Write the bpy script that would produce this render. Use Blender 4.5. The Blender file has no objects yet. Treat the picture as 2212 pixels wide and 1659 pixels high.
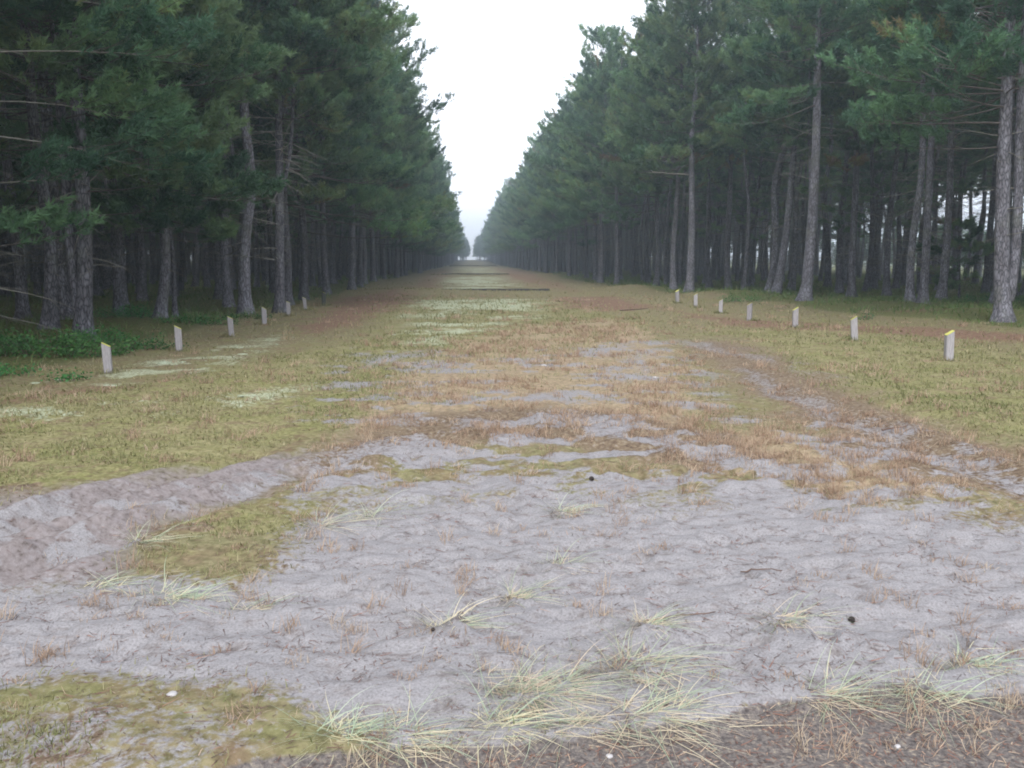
import bpy, math, numpy as np
from mathutils import Matrix, Vector

R = math.radians
sc = bpy.context.scene
COL = sc.collection

# ------------------------------------------------------------------ camera
CAM_H, FOC = 1.70, 1966.0                       # eye height; focal length in pixels of a 2212 px wide picture
PITCH, YAW = R(7.80), R(2.64)
cam_d = bpy.data.cameras.new("camera")
cam = bpy.data.objects.new("camera", cam_d)
COL.objects.link(cam)
cam.location = (0, 0, CAM_H)
cam.rotation_euler = (R(90) - PITCH, 0, -YAW)
cam_d.sensor_width = 36.0
cam_d.lens = 36.0 * FOC / 2212.0
cam_d.clip_start, cam_d.clip_end = 0.05, 5000
sc.camera = cam

# ------------------------------------------------------------------ sky, sun, exposure
SUN_EL, SUN_AZ = R(44), R(188)                  # high, behind the camera: an overcast day
w = bpy.data.worlds.new("World")
sc.world = w
w.use_nodes = True
nt = w.node_tree
bg = nt.nodes["Background"]
sky = nt.nodes.new("ShaderNodeTexSky")
sky.sky_type = 'NISHITA'
sky.sun_disc = False
sky.sun_elevation, sky.sun_rotation = SUN_EL, SUN_AZ
sky.air_density, sky.dust_density, sky.ozone_density = 1.0, 4.0, 1.0
hs = nt.nodes.new("ShaderNodeHueSaturation")
hs.inputs["Saturation"].default_value = 0.25
cl = nt.nodes.new("ShaderNodeMixRGB")           # the even white cloud cover
cl.inputs[0].default_value = 0.7
cl.inputs[2].default_value = (10.0, 10.5, 11.7, 1)
nt.links.new(sky.outputs[0], hs.inputs["Color"])
nt.links.new(hs.outputs[0], cl.inputs[1])
nt.links.new(cl.outputs[0], bg.inputs["Color"])
bg.inputs["Strength"].default_value = 0.13
sun_d = bpy.data.lights.new("sun", 'SUN')
sun_d.energy, sun_d.angle, sun_d.color = 1.3, R(32), (1.0, 0.98, 0.96)
sun = bpy.data.objects.new("sun", sun_d)
COL.objects.link(sun)
sd = Vector((math.sin(SUN_AZ) * math.cos(SUN_EL), math.cos(SUN_AZ) * math.cos(SUN_EL), math.sin(SUN_EL)))
sun.rotation_euler = (-sd).to_track_quat('-Z', 'Y').to_euler()
sc.view_settings.view_transform = 'Standard'
sc.view_settings.look = 'None'
sc.view_settings.gamma = 1
sc.view_settings.use_curve_mapping = False
sc.view_settings.exposure = 0.77
HAZE_DENSITY = 0.0023
cy = sc.cycles
cy.max_bounces, cy.diffuse_bounces, cy.glossy_bounces = 5, 3, 1
cy.transmission_bounces, cy.transparent_max_bounces, cy.volume_bounces = 2, 4, 0
cy.sample_clamp_indirect = 4.0
cy.filter_width = 1.9
try:
    cy.use_denoising = True
    cy.denoiser = 'OPENIMAGEDENOISE'
except Exception:
    pass

# ------------------------------------------------------------------ helpers: picture point -> ground point
_Rm = np.array(cam.rotation_euler.to_matrix())

def unp(u, v):
    """ground point seen at (u, v) of the 2212 x 1659 photograph"""
    d = _Rm @ np.array([(u - 1106.0) / FOC, -(v - 829.5) / FOC, -1.0])
    t = -CAM_H / min(d[2], -1e-4)
    return np.array([d[0] * t, d[1] * t])

_tab = np.random.RandomState(5).rand(256, 256)

def vnoise(x, y, seed=0):
    x = x + seed * 17.31; y = y + seed * 9.77
    xi = np.floor(x).astype(int); yi = np.floor(y).astype(int)
    fx = x - xi; fy = y - yi
    fx = fx * fx * (3 - 2 * fx); fy = fy * fy * (3 - 2 * fy)
    a = _tab[xi & 255, yi & 255]; b = _tab[(xi + 1) & 255, yi & 255]
    c = _tab[xi & 255, (yi + 1) & 255]; d = _tab[(xi + 1) & 255, (yi + 1) & 255]
    return (a * (1 - fx) + b * fx) * (1 - fy) + (c * (1 - fx) + d * fx) * fy

def fbm(x, y, seed=0, o=3):
    s = 0; a = 0.5; n = 0
    for k in range(o):
        s = s + a * vnoise(x, y, seed + k * 3); n += a
        x = x * 2.03; y = y * 2.03; a *= 0.5
    return s / n

def sstep(a, b, x):
    t = np.clip((x - a) / (b - a), 0, 1)
    return t * t * (3 - 2 * t)

def poly_sd(px, py, pts):
    """signed distance to a polygon, positive inside"""
    d2 = np.full(px.shape, 1e18); inside = np.zeros(px.shape, bool)
    n = len(pts)
    for i in range(n):
        ax, ay = pts[i]; bx, by = pts[(i + 1) % n]
        ex, ey = bx - ax, by - ay
        t = np.clip(((px - ax) * ex + (py - ay) * ey) / (ex * ex + ey * ey + 1e-12), 0, 1)
        d2 = np.minimum(d2, (px - ax - t * ex) ** 2 + (py - ay - t * ey) ** 2)
        c = (ay > py) != (by > py)
        inside ^= c & (px < (bx - ax) * (py - ay) / (by - ay + 1e-12) + ax)
    return np.where(inside, 1, -1) * np.sqrt(d2)

# ------------------------------------------------------------------ where each ground cover lies (traced on the ground)
def P(*uv):
    return [tuple(unp(uv[i], uv[i + 1])) for i in range(0, len(uv), 2)]

ZONES = {
    'path': [[(-40, -4.5)] + P(-200, 1680, 420, 1656, 600, 1620, 850, 1592, 1250, 1573, 1560, 1540, 1700, 1518, 1950, 1494, 2212, 1480, 3000, 1435) + [(40, 2.5), (40, -4.5)]],
    'sand': [P(-900, 1500, -900, 1330, 0, 1280, 180, 1250, 330, 1240, 560, 1252, 665, 1190, 650, 1110, 550, 1080, 620, 1015, 760, 965, 900, 930,
               1080, 892, 1260, 888, 1420, 905, 1560, 935, 1700, 985, 1850, 1010, 2000, 1030, 2212, 1075, 2700, 1170, 3400, 1300, 3600, 1480, 2700, 1500,
               2212, 1505, 1700, 1540, 1250, 1595, 850, 1610, 600, 1500, 350, 1475)],
    'track': [P(-500, 1180, 0, 1080, 250, 1045, 600, 985, 710, 980, 560, 1065, 340, 1130, 230, 1250, 0, 1290, -500, 1380)],
    'orange': [P(1000, 745, 1150, 705, 1330, 690, 1450, 760, 1520, 880, 1480, 985, 1250, 950, 1080, 935, 900, 990, 720, 1010, 800, 900, 880, 800),
               P(1450, 960, 1700, 930, 1900, 985, 2150, 1060, 1950, 1090, 1700, 1040)],
    'moss': [P(-400, 900, 0, 860, 300, 832, 620, 765, 850, 720, 960, 760, 900, 860, 700, 935, 500, 988, 250, 1032, 0, 1072, -400, 1120),
             P(1560, 715, 1750, 690, 2212, 770, 2900, 860, 2900, 1050, 2212, 950, 1950, 890, 1750, 815),
             P(-300, 1720, -100, 1530, 60, 1500, 260, 1478, 420, 1490, 600, 1545, 640, 1600, 500, 1665, 400, 1750),
             P(300, 1185, 345, 1128, 520, 1092, 640, 1115, 655, 1190, 560, 1248, 400, 1240, 310, 1222),
             P(850, 640, 800, 720, 880, 800, 1250, 760, 1400, 700, 1190, 650)],
    'lichen': [P(870, 745, 890, 650, 1170, 645, 1150, 690, 1020, 722, 940, 752),
               P(165, 826, 380, 770, 600, 722, 625, 730, 450, 800, 250, 828),
               P(20, 880, 330, 875, 330, 900, 20, 905), P(430, 872, 640, 835, 700, 845, 500, 885),
               P(955, 628, 965, 597, 1080, 597, 1130, 622), P(985, 590, 990, 578, 1060, 578, 1075, 590)],
    'rust': [P(640, 712, 760, 640, 880, 626, 905, 650, 780, 690, 700, 722), P(1190, 642, 1300, 640, 1430, 664, 1310, 674, 1210, 662),
             P(-100, 885, 0, 868, 230, 828, 300, 838, 100, 866), P(1420, 666, 1600, 688, 1900, 704, 2100, 714, 2300, 730, 2300, 745, 1900, 724, 1600, 708), P(1930, 672, 2060, 668, 2090, 680, 1950, 682),
             P(890, 622, 955, 580, 968, 580, 935, 622), P(1095, 600, 1075, 578, 1120, 582, 1250, 632, 1180, 620)],
    'debris': [P(640, 1010, 760, 950, 900, 895, 1100, 878, 1300, 888, 1550, 935, 1720, 1000, 1500, 1012, 1250, 968, 1000, 962, 850, 1000, 720, 1040),
               P(1470, 738, 1580, 738, 1780, 815, 2000, 925, 2212, 985, 2600, 1090, 2600, 1180, 2212, 1095, 1900, 1020, 1700, 900, 1540, 800)],
    'sandlite': [P(-300, 1720, -100, 1530, 60, 1500, 260, 1478, 420, 1490, 600, 1545, 640, 1600, 500, 1665, 400, 1750),
                 P(620, 800, 760, 750, 1100, 760, 1330, 735, 1480, 735, 1620, 860, 1500, 920, 1250, 880, 900, 920, 720, 960, 600, 960),
                 P(1480, 880, 1800, 880, 2212, 990, 2700, 1130, 2212, 1090, 1850, 1020, 1600, 950),
                 P(620, 1000, 900, 925, 1080, 890, 1260, 885, 1500, 930, 1700, 985, 1500, 1000, 1200, 960, 900, 985, 700, 1040)],
    'tracklite': [P(-500, 1200, 0, 1100, 250, 1060, 600, 1000, 700, 985, 560, 1060, 340, 1125, 230, 1245, 0, 1290, -500, 1380)],
    'strip': [P(1440, 740, 1480, 732, 1650, 772, 1640, 785), P(1690, 785, 1720, 785, 1800, 815, 1780, 822), P(1560, 800, 1620, 800, 2000, 960, 2212, 1040, 2212, 1060, 1800, 920),
              P(1330, 745, 1400, 740, 1420, 830, 1340, 830), P(740, 780, 900, 760, 930, 775, 780, 800)],
}
_zc = {}

def zones(x, y):
    """soft weight of each ground cover at ground points"""
    d = np.clip(np.hypot(x, y), 1, 400)
    amp = 0.06 + 0.022 * d
    f = 1.0 / (0.25 + 0.05 * d)
    f = np.where(d < 12, 1.2, np.where(d < 30, 0.6, 0.25))
    wx = x + amp * (fbm(x * 1.2, y * 1.2, 11) - 0.5) * 2.2 + amp * (fbm(x * 5, y * 5, 12) - 0.5) * 0.8
    wy = y + amp * (fbm(x * 1.2, y * 1.2, 13) - 0.5) * 2.2 + amp * (fbm(x * 5, y * 5, 14) - 0.5) * 0.8
    soft = 0.05 + 0.02 * d
    out = {}
    for k, pl in ZONES.items():
        m = np.zeros(x.shape)
        for p in pl:
            s = soft * {'path': 0.5, 'sand': 3.2, 'moss': 2.2, 'sandlite': 2.5, 'lichen': 2.0, 'rust': 2.0, 'orange': 2.5, 'track': 3.0, 'tracklite': 2.0, 'debris': 3.5, 'strip': 2.5}.get(k, 1.2)
            m = np.maximum(m, sstep(-s, s, poly_sd(wx, wy, p)))
        out[k] = m
    le = -6.6 + 1.0 * (fbm(x * 0.3, y * 0.3, 31) - 0.5)
    ri = np.interp(y, [0, 24, 36, 50, 75, 150], [15, 13.0, 11.2, 9.4, 8.8, 8.5]) + 1.5 * (fbm(x * 0.3, y * 0.3, 32) - 0.5)
    out['lichen'] = out['lichen'] * sstep(np.where(d < 22, 0.34, 0.28), np.where(d < 22, 0.53, 0.46), np.where(d < 22, fbm(x * 1.5, y * 2.0, 83, 4), fbm(x * 0.7, y * 0.8, 84, 4)))
    near = (y < 7) & (x > -4.5) & (x < 1.0)
    out['moss'] = np.where(near & (y < 5.6), out['moss'] * (0.20 + 0.45 * sstep(0.4, 0.6, fbm(x * 3, y * 3, 82, 3))), out['moss'])
    out['debris'] = np.maximum(out['debris'], np.where(near, 1.25 * out['moss'] * sstep(0.35, 0.65, fbm(x * 2.2, y * 2.2, 81)), 0))
    out['forest'] = np.maximum(sstep(0.6, -0.8, x - le), sstep(-0.6, 0.8, x - ri))
    return out

_rp = np.random.RandomState(91)
PRINTS = []
for _t in range(9):                                    # trails of old footprints over the sand
    _x, _y, _a = -2.5 + 6.5 * _rp.rand(), 3.4 + 4.5 * _rp.rand(), _rp.rand() * 6.28
    for _k in range(11):
        _a += 0.18 * _rp.normal()
        _x += 0.55 * math.cos(_a); _y += 0.55 * math.sin(_a); _s = 0.11 * (1 if _k % 2 else -1)
        PRINTS.append((_x - math.sin(_a) * _s, _y + math.cos(_a) * _s, _a + 0.15 * _rp.normal(), 0.75 + 0.5 * _rp.rand()))

def prints(x, y):
    out = np.zeros(x.shape)
    i = np.nonzero((y > 2.8) & (y < 11) & (np.abs(x) < 6))[0]
    xs, ys, o = x[i], y[i], np.zeros(len(i))
    for px, py, a, k in PRINTS:
        j = np.nonzero((np.abs(xs - px) < 0.35) & (np.abs(ys - py) < 0.35))[0]
        if not len(j):
            continue
        u = (xs[j] - px) * math.cos(a) + (ys[j] - py) * math.sin(a); v = -(xs[j] - px) * math.sin(a) + (ys[j] - py) * math.cos(a)
        r = np.sqrt((u / 0.145) ** 2 + (v / 0.062) ** 2)
        o[j] += k * (-0.030 * (1 - sstep(0.55, 1.05, r)) + 0.014 * np.exp(-((r - 1.25) / 0.22) ** 2))
    out[i] = o
    return out

MOUNDS = [(11.6, 40.0, 2.2, 3.0, 0.34), (9.6, 52.0, 2.0, 3.0, 0.30), (14.5, 33.0, 2.5, 2.5, 0.18), (-9.5, 24, 2.5, 3, 0.15), (15.5, 27, 2, 2, 0.2),
          (-3.4, 49.0, 3.6, 2.6, 0.14), (9.0, 95, 2.2, 9, 0.3), (-8.0, 70, 2.2, 9, 0.25)]

def height(x, y, zn=None):
    x = np.asarray(x, float); y = np.asarray(y, float)
    if zn is None:
        zn = zones(x, y)
    d = np.hypot(x, y)
    h = 0.10 * (fbm(x * 0.12, y * 0.12, 41) - 0.5) * sstep(5, 25, d)
    h = h + 1.35 * sstep(300, 470, y)
    for mx, my, sx, sy, mh in MOUNDS:
        h = h + mh * np.exp(-((x - mx) / sx) ** 2 - ((y - my) / sy) ** 2)
    near = sstep(60, 12, d)
    sandy = np.maximum(zn['sand'], 0.7 * zn['track']) * (1 - zn['path'])
    n1 = fbm(x * 2.6, y * 3.4, 42, 3); n2 = fbm(x * 9, y * 12, 43, 3)
    pits = np.clip(0.42 - fbm(x * 5.5, y * 7.5, 44, 2), 0, 1)
    h = h + near * sandy * (0.095 * (n1 - 0.5) + 0.040 * (n2 - 0.5) - 0.15 * pits + prints(x.ravel(), y.ravel()).reshape(x.shape))
    veg = np.clip(zn['moss'] + zn['orange'] + zn['debris'] + zn['forest'], 0, 1)
    h = h + near * veg * (0.05 * (n1 - 0.5) + 0.035 * (fbm(x * 14, y * 14, 45, 2) - 0.5) + 0.02)
    h = h + 0.02 * zn['lichen'] * (fbm(x * 7, y * 7, 46, 2) - 0.2) * sstep(80, 20, d)
    h = h + near * zn['path'] * (-0.045 + 0.014 * (fbm(x * 22, y * 22, 47, 2) - 0.5))
    # two wheel ruts through the brown track on the left
    a, b = unp(60, 1175), unp(610, 1000)
    tx, ty = (b - a) / np.linalg.norm(b - a)
    off = (x - a[0]) * (-ty) + (y - a[1]) * tx + 0.10 * (fbm(x * 1.5, y * 1.5, 48) - 0.5)
    for o in (-0.42, 0.42):
        h = h - near * zn['track'] * 0.09 * np.exp(-((off - o) / 0.14) ** 2)
        h = h + near * zn['track'] * 0.07 * np.exp(-((np.abs(off - o) - 0.27) / 0.09) ** 2) * (0.4 + 1.2 * fbm(x * 4, y * 4, 51))
    # wheel ruts along the right of the clearing
    for ru, rv, qu, qv in ((1560, 800, 2212, 1065), (1640, 780, 2212, 985)):
        a, b = unp(ru, rv), unp(qu, qv)
        L = np.linalg.norm(b - a); tx, ty = (b - a) / L
        s = ((x - a[0]) * tx + (y - a[1]) * ty) / L
        off = (x - a[0]) * (-ty) + (y - a[1]) * tx + 0.2 * (fbm(x * 0.9, y * 0.9, 49) - 0.5)
        m = sstep(-0.15, 0.1, s) * sstep(1.5, 1.1, s)
        h = h - m * 0.035 * np.exp(-(off / 0.2) ** 2) + m * 0.02 * np.exp(-((np.abs(off) - 0.36) / 0.12) ** 2)
    return h

def hz(x, y):
    return float(height(np.array([x]), np.array([y]))[0])

# ------------------------------------------------------------------ mesh helpers
class Acc:
    """collects tubes, ribbons and triangles for ONE mesh"""
    def __init__(s):
        s.v, s.q, s.t, s.n, s.tint, s.mq, s.mt = [], [], [], 0, [], [], []

    def add(s, v, quads=None, tris=None, tint=0.0, mat=0):
        v = np.asarray(v, float).reshape(-1, 3)
        s.v.append(v)
        s.tint.append(np.broadcast_to(np.asarray(tint, float), (len(v),)))
        if quads is not None and len(quads):
            quads = np.asarray(quads).reshape(-1, 4); s.q.append(quads + s.n); s.mq.append(np.full(len(quads), mat))
        if tris is not None and len(tris):
            tris = np.asarray(tris).reshape(-1, 3); s.t.append(tris + s.n); s.mt.append(np.full(len(tris), mat))
        s.n += len(v)

    def tube(s, path, rad, sides=6, tint=0.0, cap=True, wob=0.0, rng=None, mat=0):
        path = np.asarray(path, float); k = len(path)
        rad = np.broadcast_to(np.asarray(rad, float), (k,))
        t = np.gradient(path, axis=0); t /= np.linalg.norm(t, axis=1, keepdims=True) + 1e-9
        ref = np.where(np.abs(t[:, 2:3]) > 0.9, np.array([[1.0, 0, 0]]), np.array([[0, 0, 1.0]]))
        a = np.cross(t, ref); a /= np.linalg.norm(a, axis=1, keepdims=True) + 1e-9
        b = np.cross(t, a)
        an = np.arange(sides) * 2 * math.pi / sides
        rr = rad[:, None] * np.ones((1, sides))
        if wob and rng is not None:
            rr = rr * (1 + wob * (rng.rand(k, sides) - 0.5))
        v = path[:, None] + rr[..., None] * (np.cos(an)[None, :, None] * a[:, None] + np.sin(an)[None, :, None] * b[:, None])
        i = np.arange(k - 1)[:, None] * sides; j = np.arange(sides)[None]; j2 = (j + 1) % sides
        q = np.stack([i + j, i + j2, i + sides + j2, i + sides + j], -1).reshape(-1, 4)
        v = v.reshape(-1, 3); tr = None
        if cap:
            v = np.vstack([v, path[-1:]])
            e = (k - 1) * sides
            tr = [(e + m, e + (m + 1) % sides, len(v) - 1) for m in range(sides)]
        s.add(v, q, tr, tint, mat)

    def build(s, name, mats, parent=None, smooth=True):
        me = bpy.data.meshes.new(name)
        v = np.concatenate(s.v) if s.v else np.zeros((0, 3))
        nq = sum(len(a) for a in s.q); ntr = sum(len(a) for a in s.t)
        lo = np.concatenate([a.ravel() for a in s.q] + [a.ravel() for a in s.t]).astype(np.int32)
        me.vertices.add(len(v)); me.vertices.foreach_set("co", v.astype(np.float32).ravel())
        me.loops.add(len(lo)); me.loops.foreach_set("vertex_index", lo)
        me.polygons.add(nq + ntr)
        st = np.concatenate([np.arange(nq) * 4, nq * 4 + np.arange(ntr) * 3]).astype(np.int32)
        me.polygons.foreach_set("loop_start", st)
        me.polygons.foreach_set("use_smooth", np.full(nq + ntr, smooth))
        ms = mats if isinstance(mats, (list, tuple)) else [mats]
        for m in ms:
            me.materials.append(m)
        if len(ms) > 1:
            me.polygons.foreach_set("material_index", np.concatenate(s.mq + s.mt).astype(np.int32))
        me.update(calc_edges=True)
        at = me.attributes.new("tint", 'FLOAT', 'POINT')
        at.data.foreach_set("value", np.concatenate(s.tint).astype(np.float32))
        o = bpy.data.objects.new(name, me)
        COL.objects.link(o)
        if parent is not None:
            o.parent = parent
        return o

def ribbons(acc, base, az, el, length, width, curl, tint, seg=3, twist=0.0, rng=None):
    """grass blades: n ribbons that leave base along (az, el) and bend down by curl"""
    n = len(base); s = np.linspace(0, 1, seg + 1)
    e = el[:, None] - curl[:, None] * s[None] ** 1.2
    a = az[:, None] + (twist * (rng.rand(n, 1) - 0.5) * s[None] if rng is not None else 0)
    st = length[:, None] / seg
    dx, dy, dz = np.cos(e) * np.cos(a) * st, np.cos(e) * np.sin(a) * st, np.sin(e) * st
    p = np.zeros((n, seg + 1, 3)); p[:, 0] = base
    p[:, 1:, 0] = base[:, None, 0] + np.cumsum(dx[:, :-1], 1)
    p[:, 1:, 1] = base[:, None, 1] + np.cumsum(dy[:, :-1], 1)
    p[:, 1:, 2] = base[:, None, 2] + np.cumsum(dz[:, :-1], 1)
    ph = az + math.pi / 2 + (rng.rand(n) - 0.5) * 1.5 if rng is not None else az + math.pi / 2
    side = np.stack([np.cos(ph), np.sin(ph), 0.3 * np.ones(n)], -1)[:, None]
    wv = (width[:, None] * (1 - s[None] ** 2 * 0.85))[..., None]
    v = np.stack([p - side * wv / 2, p + side * wv / 2], 2).reshape(n, -1, 3)
    m = 2 * (seg + 1)
    k = np.arange(seg)
    q1 = np.stack([2 * k, 2 * k + 1, 2 * k + 3, 2 * k + 2], -1)
    q = (np.arange(n)[:, None, None] * m + q1[None]).reshape(-1, 4)
    acc.add(v.reshape(-1, 3), q, None, np.repeat(tint, m))

# ------------------------------------------------------------------ materials
def new_mat(name):
    m = bpy.data.materials.new(name); m.use_nodes = True
    n = m.node_tree.nodes; l = m.node_tree.links
    return m, n, l, n["Principled BSDF"], n["Material Output"]

def ramp(n, stops):
    r = n.new("ShaderNodeValToRGB"); e = r.color_ramp.elements
    while len(e) < len(stops):
        e.new(0.5)
    for k, (p, c) in enumerate(stops):
        e[k].position = p; e[k].color = (*c, 1)
    return r

def noise(n, l, vec, scale, detail=4, rough=0.6, dim='3D'):
    t = n.new("ShaderNodeTexNoise"); t.inputs["Scale"].default_value = scale
    t.inputs["Detail"].default_value = detail; t.inputs["Roughness"].default_value = rough
    if vec is not None:
        l.new(vec, t.inputs["Vector"])
    return t.outputs["Fac"]

def math_n(n, l, op, a, b=None, c=None, clamp=False):
    m = n.new("ShaderNodeMath"); m.operation = op; m.use_clamp = clamp
    for k, x in enumerate((a, b, c)):
        if x is None:
            continue
        if isinstance(x, (int, float)):
            m.inputs[k].default_value = x
        else:
            l.new(x, m.inputs[k])
    return m.outputs[0]

def mix(n, l, f, a, b):
    m = n.new("ShaderNodeMixRGB")
    for k, x in enumerate((f, a, b)):
        if isinstance(x, tuple):
            m.inputs[k].default_value = (*x, 1)
        elif isinstance(x, (int, float)):
            m.inputs[k].default_value = x
        else:
            l.new(x, m.inputs[k])
    return m.outputs[0]

def leaf_mat(name, stops, obj_var=0.25, trans=0.25, rough=0.6, var_scale=0.0):
    """thin leaf or blade: colour by the per-clump tint, a little light through it"""
    m, n, l, b, out = new_mat(name)
    a = n.new("ShaderNodeAttribute"); a.attribute_name = "tint"
    r = ramp(n, stops); l.new(a.outputs["Fac"], r.inputs[0])
    oi = n.new("ShaderNodeObjectInfo")
    h = n.new("ShaderNodeHueSaturation"); l.new(r.outputs[0], h.inputs["Color"])
    l.new(math_n(n, l, 'MULTIPLY_ADD', oi.outputs["Random"], obj_var * 2, 1 - obj_var), h.inputs["Value"])
    l.new(math_n(n, l, 'MULTIPLY_ADD', oi.outputs["Random"], 0.04, 0.48), h.inputs["Hue"])
    l.new(h.outputs[0], b.inputs["Base Color"])
    b.inputs["Roughness"].default_value = rough
    b.inputs["Specular IOR Level"].default_value = 0.25
    t = n.new("ShaderNodeBsdfTranslucent"); l.new(h.outputs[0], t.inputs["Color"])
    x = n.new("ShaderNodeMixShader"); x.inputs[0].default_value = trans
    l.new(b.outputs[0], x.inputs[1]); l.new(t.outputs[0], x.inputs[2]); l.new(x.outputs[0], out.inputs["Surface"])
    return m

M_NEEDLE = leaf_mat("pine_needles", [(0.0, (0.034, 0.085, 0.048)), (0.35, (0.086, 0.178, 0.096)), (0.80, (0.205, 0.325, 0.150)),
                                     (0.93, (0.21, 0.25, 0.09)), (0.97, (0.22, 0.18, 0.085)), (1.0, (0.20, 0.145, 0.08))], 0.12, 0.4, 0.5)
M_GRASS = leaf_mat("short_grass", [(0, (0.145, 0.165, 0.06)), (0.35, (0.225, 0.222, 0.10)), (0.7, (0.32, 0.285, 0.16)), (1, (0.48, 0.41, 0.26))], 0, 0.25, 0.7)
M_DRY = leaf_mat("dry_grass", [(0, (0.25, 0.175, 0.12)), (0.5, (0.40, 0.29, 0.195)), (1, (0.51, 0.42, 0.30))], 0, 0.25, 0.7)
M_MARRAM = leaf_mat("marram", [(0, (0.27, 0.33, 0.22)), (0.4, (0.42, 0.48, 0.34)), (0.62, (0.58, 0.53, 0.37)), (1, (0.66, 0.55, 0.38))], 0.08, 0.2, 0.5)
M_UNDER = leaf_mat("undergrowth", [(0, (0.06, 0.125, 0.035)), (0.6, (0.15, 0.225, 0.07)), (1, (0.26, 0.27, 0.11))], 0, 0.25, 0.6)
M_BUSH = leaf_mat("bush_leaves", [(0, (0.035, 0.12, 0.035)), (0.6, (0.075, 0.24, 0.065)), (1, (0.14, 0.34, 0.10))], 0.2, 0.3, 0.5)
M_LITTER = leaf_mat("litter", [(0, (0.075, 0.058, 0.050)), (0.5, (0.16, 0.10, 0.072)), (0.8, (0.26, 0.14, 0.08)), (1, (0.42, 0.33, 0.22))], 0, 0.0, 0.8)

def bark():
    m, n, l, b, out = new_mat("pine_bark")
    tc = n.new("ShaderNodeTexCoord"); mp = n.new("ShaderNodeMapping")
    mp.inputs["Scale"].default_value = (1, 1, 0.30)
    l.new(tc.outputs["Object"], mp.inputs[0])
    vo = n.new("ShaderNodeTexVoronoi"); vo.feature = 'DISTANCE_TO_EDGE'; vo.inputs["Scale"].default_value = 17
    wv = n.new("ShaderNodeVectorMath"); wv.operation = 'MULTIPLY_ADD'
    nn = n.new("ShaderNodeTexNoise"); nn.inputs["Scale"].default_value = 9; l.new(mp.outputs[0], nn.inputs["Vector"])
    l.new(nn.outputs["Color"], wv.inputs[0]); wv.inputs[1].default_value = (0.12, 0.12, 0.12); l.new(mp.outputs[0], wv.inputs[2])
    l.new(wv.outputs[0], vo.inputs["Vector"])
    n1 = noise(n, l, mp.outputs[0], 6, 5); n2 = noise(n, l, tc.outputs["Object"], 1.3, 3)
    r1 = ramp(n, [(0.0, (0.055, 0.055, 0.063)), (0.12, (0.185, 0.184, 0.208)), (0.5, (0.315, 0.314, 0.352))])
    l.new(vo.outputs["Distance"], r1.inputs[0])
    r2 = ramp(n, [(0.35, (0.60, 0.57, 0.56)), (0.65, (1.1, 1.09, 1.10))]); l.new(n1, r2.inputs[0])
    mu = n.new("ShaderNodeMixRGB"); mu.blend_type = 'MULTIPLY'; mu.inputs[0].default_value = 1
    l.new(r1.outputs[0], mu.inputs[1]); l.new(r2.outputs[0], mu.inputs[2])
    sx = n.new("ShaderNodeSeparateXYZ"); l.new(tc.outputs["Object"], sx.inputs[0])
    r3 = ramp(n, [(0.50, (0, 0, 0)), (0.62, (1, 1, 1))]); l.new(n2, r3.inputs[0])
    f = math_n(n, l, 'MULTIPLY', r3.outputs[0], 0.35)
    c = mix(n, l, f, mu.outputs[0], (0.15, 0.165, 0.12))          # patches of grey-green lichen
    oi = n.new("ShaderNodeObjectInfo"); h = n.new("ShaderNodeHueSaturation"); l.new(c, h.inputs["Color"])
    l.new(math_n(n, l, 'MULTIPLY_ADD', oi.outputs["Random"], 0.5, 0.75), h.inputs["Value"])
    l.new(h.outputs[0], b.inputs["Base Color"]); b.inputs["Roughness"].default_value = 0.9
    b.inputs["Specular IOR Level"].default_value = 0.15
    bp = n.new("ShaderNodeBump"); bp.inputs["Strength"].default_value = 0.8; bp.inputs["Distance"].default_value = 0.03
    l.new(math_n(n, l, 'MINIMUM', vo.outputs["Distance"], 0.2), bp.inputs["Height"]); l.new(bp.outputs[0], b.inputs["Normal"])
    return m
M_BARK = bark()

def plain(name, c1, c2, scale=8, rough=0.85, stretch=(1, 1, 1), bump=0.3):
    m, n, l, b, out = new_mat(name)
    tc = n.new("ShaderNodeTexCoord"); mp = n.new("ShaderNodeMapping"); mp.inputs["Scale"].default_value = stretch
    l.new(tc.outputs["Object"], mp.inputs[0])
    f = noise(n, l, mp.outputs[0], scale, 6, 0.65)
    r = ramp(n, [(0.3, c1), (0.7, c2)]); l.new(f, r.inputs[0])
    oi = n.new("ShaderNodeObjectInfo"); h = n.new("ShaderNodeHueSaturation"); l.new(r.outputs[0], h.inputs["Color"])
    l.new(math_n(n, l, 'MULTIPLY_ADD', oi.outputs["Random"], 0.3, 0.85), h.inputs["Value"])
    l.new(h.outputs[0], b.inputs["Base Color"]); b.inputs["Roughness"].default_value = rough
    b.inputs["Specular IOR Level"].default_value = 0.2
    bp = n.new("ShaderNodeBump"); bp.inputs["Strength"].default_value = bump; bp.inputs["Distance"].default_value = 0.01
    l.new(f, bp.inputs["Height"]); l.new(bp.outputs[0], b.inputs["Normal"])
    return m
M_TWIG = plain("dead_twig", (0.14, 0.13, 0.115), (0.30, 0.285, 0.25), 6)
M_TWIGDARK = plain("live_branch", (0.07, 0.06, 0.055), (0.15, 0.13, 0.12), 6)
M_POST = plain("weathered_post", (0.24, 0.225, 0.23), (0.40, 0.38, 0.395), 9, 0.9, (6, 6, 0.7), 0.6)
M_POSTDARK = plain("dark_post", (0.045, 0.05, 0.045), (0.10, 0.105, 0.09), 9, 0.9, (6, 6, 0.7), 0.6)
M_YELLOW = plain("yellow_paint", (0.48, 0.46, 0.09), (0.66, 0.66, 0.20), 14, 0.6)
M_TIMBER = plain("dark_timber", (0.03, 0.028, 0.028), (0.085, 0.078, 0.072), 5, 0.8, (0.4, 5, 5), 0.5)
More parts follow.
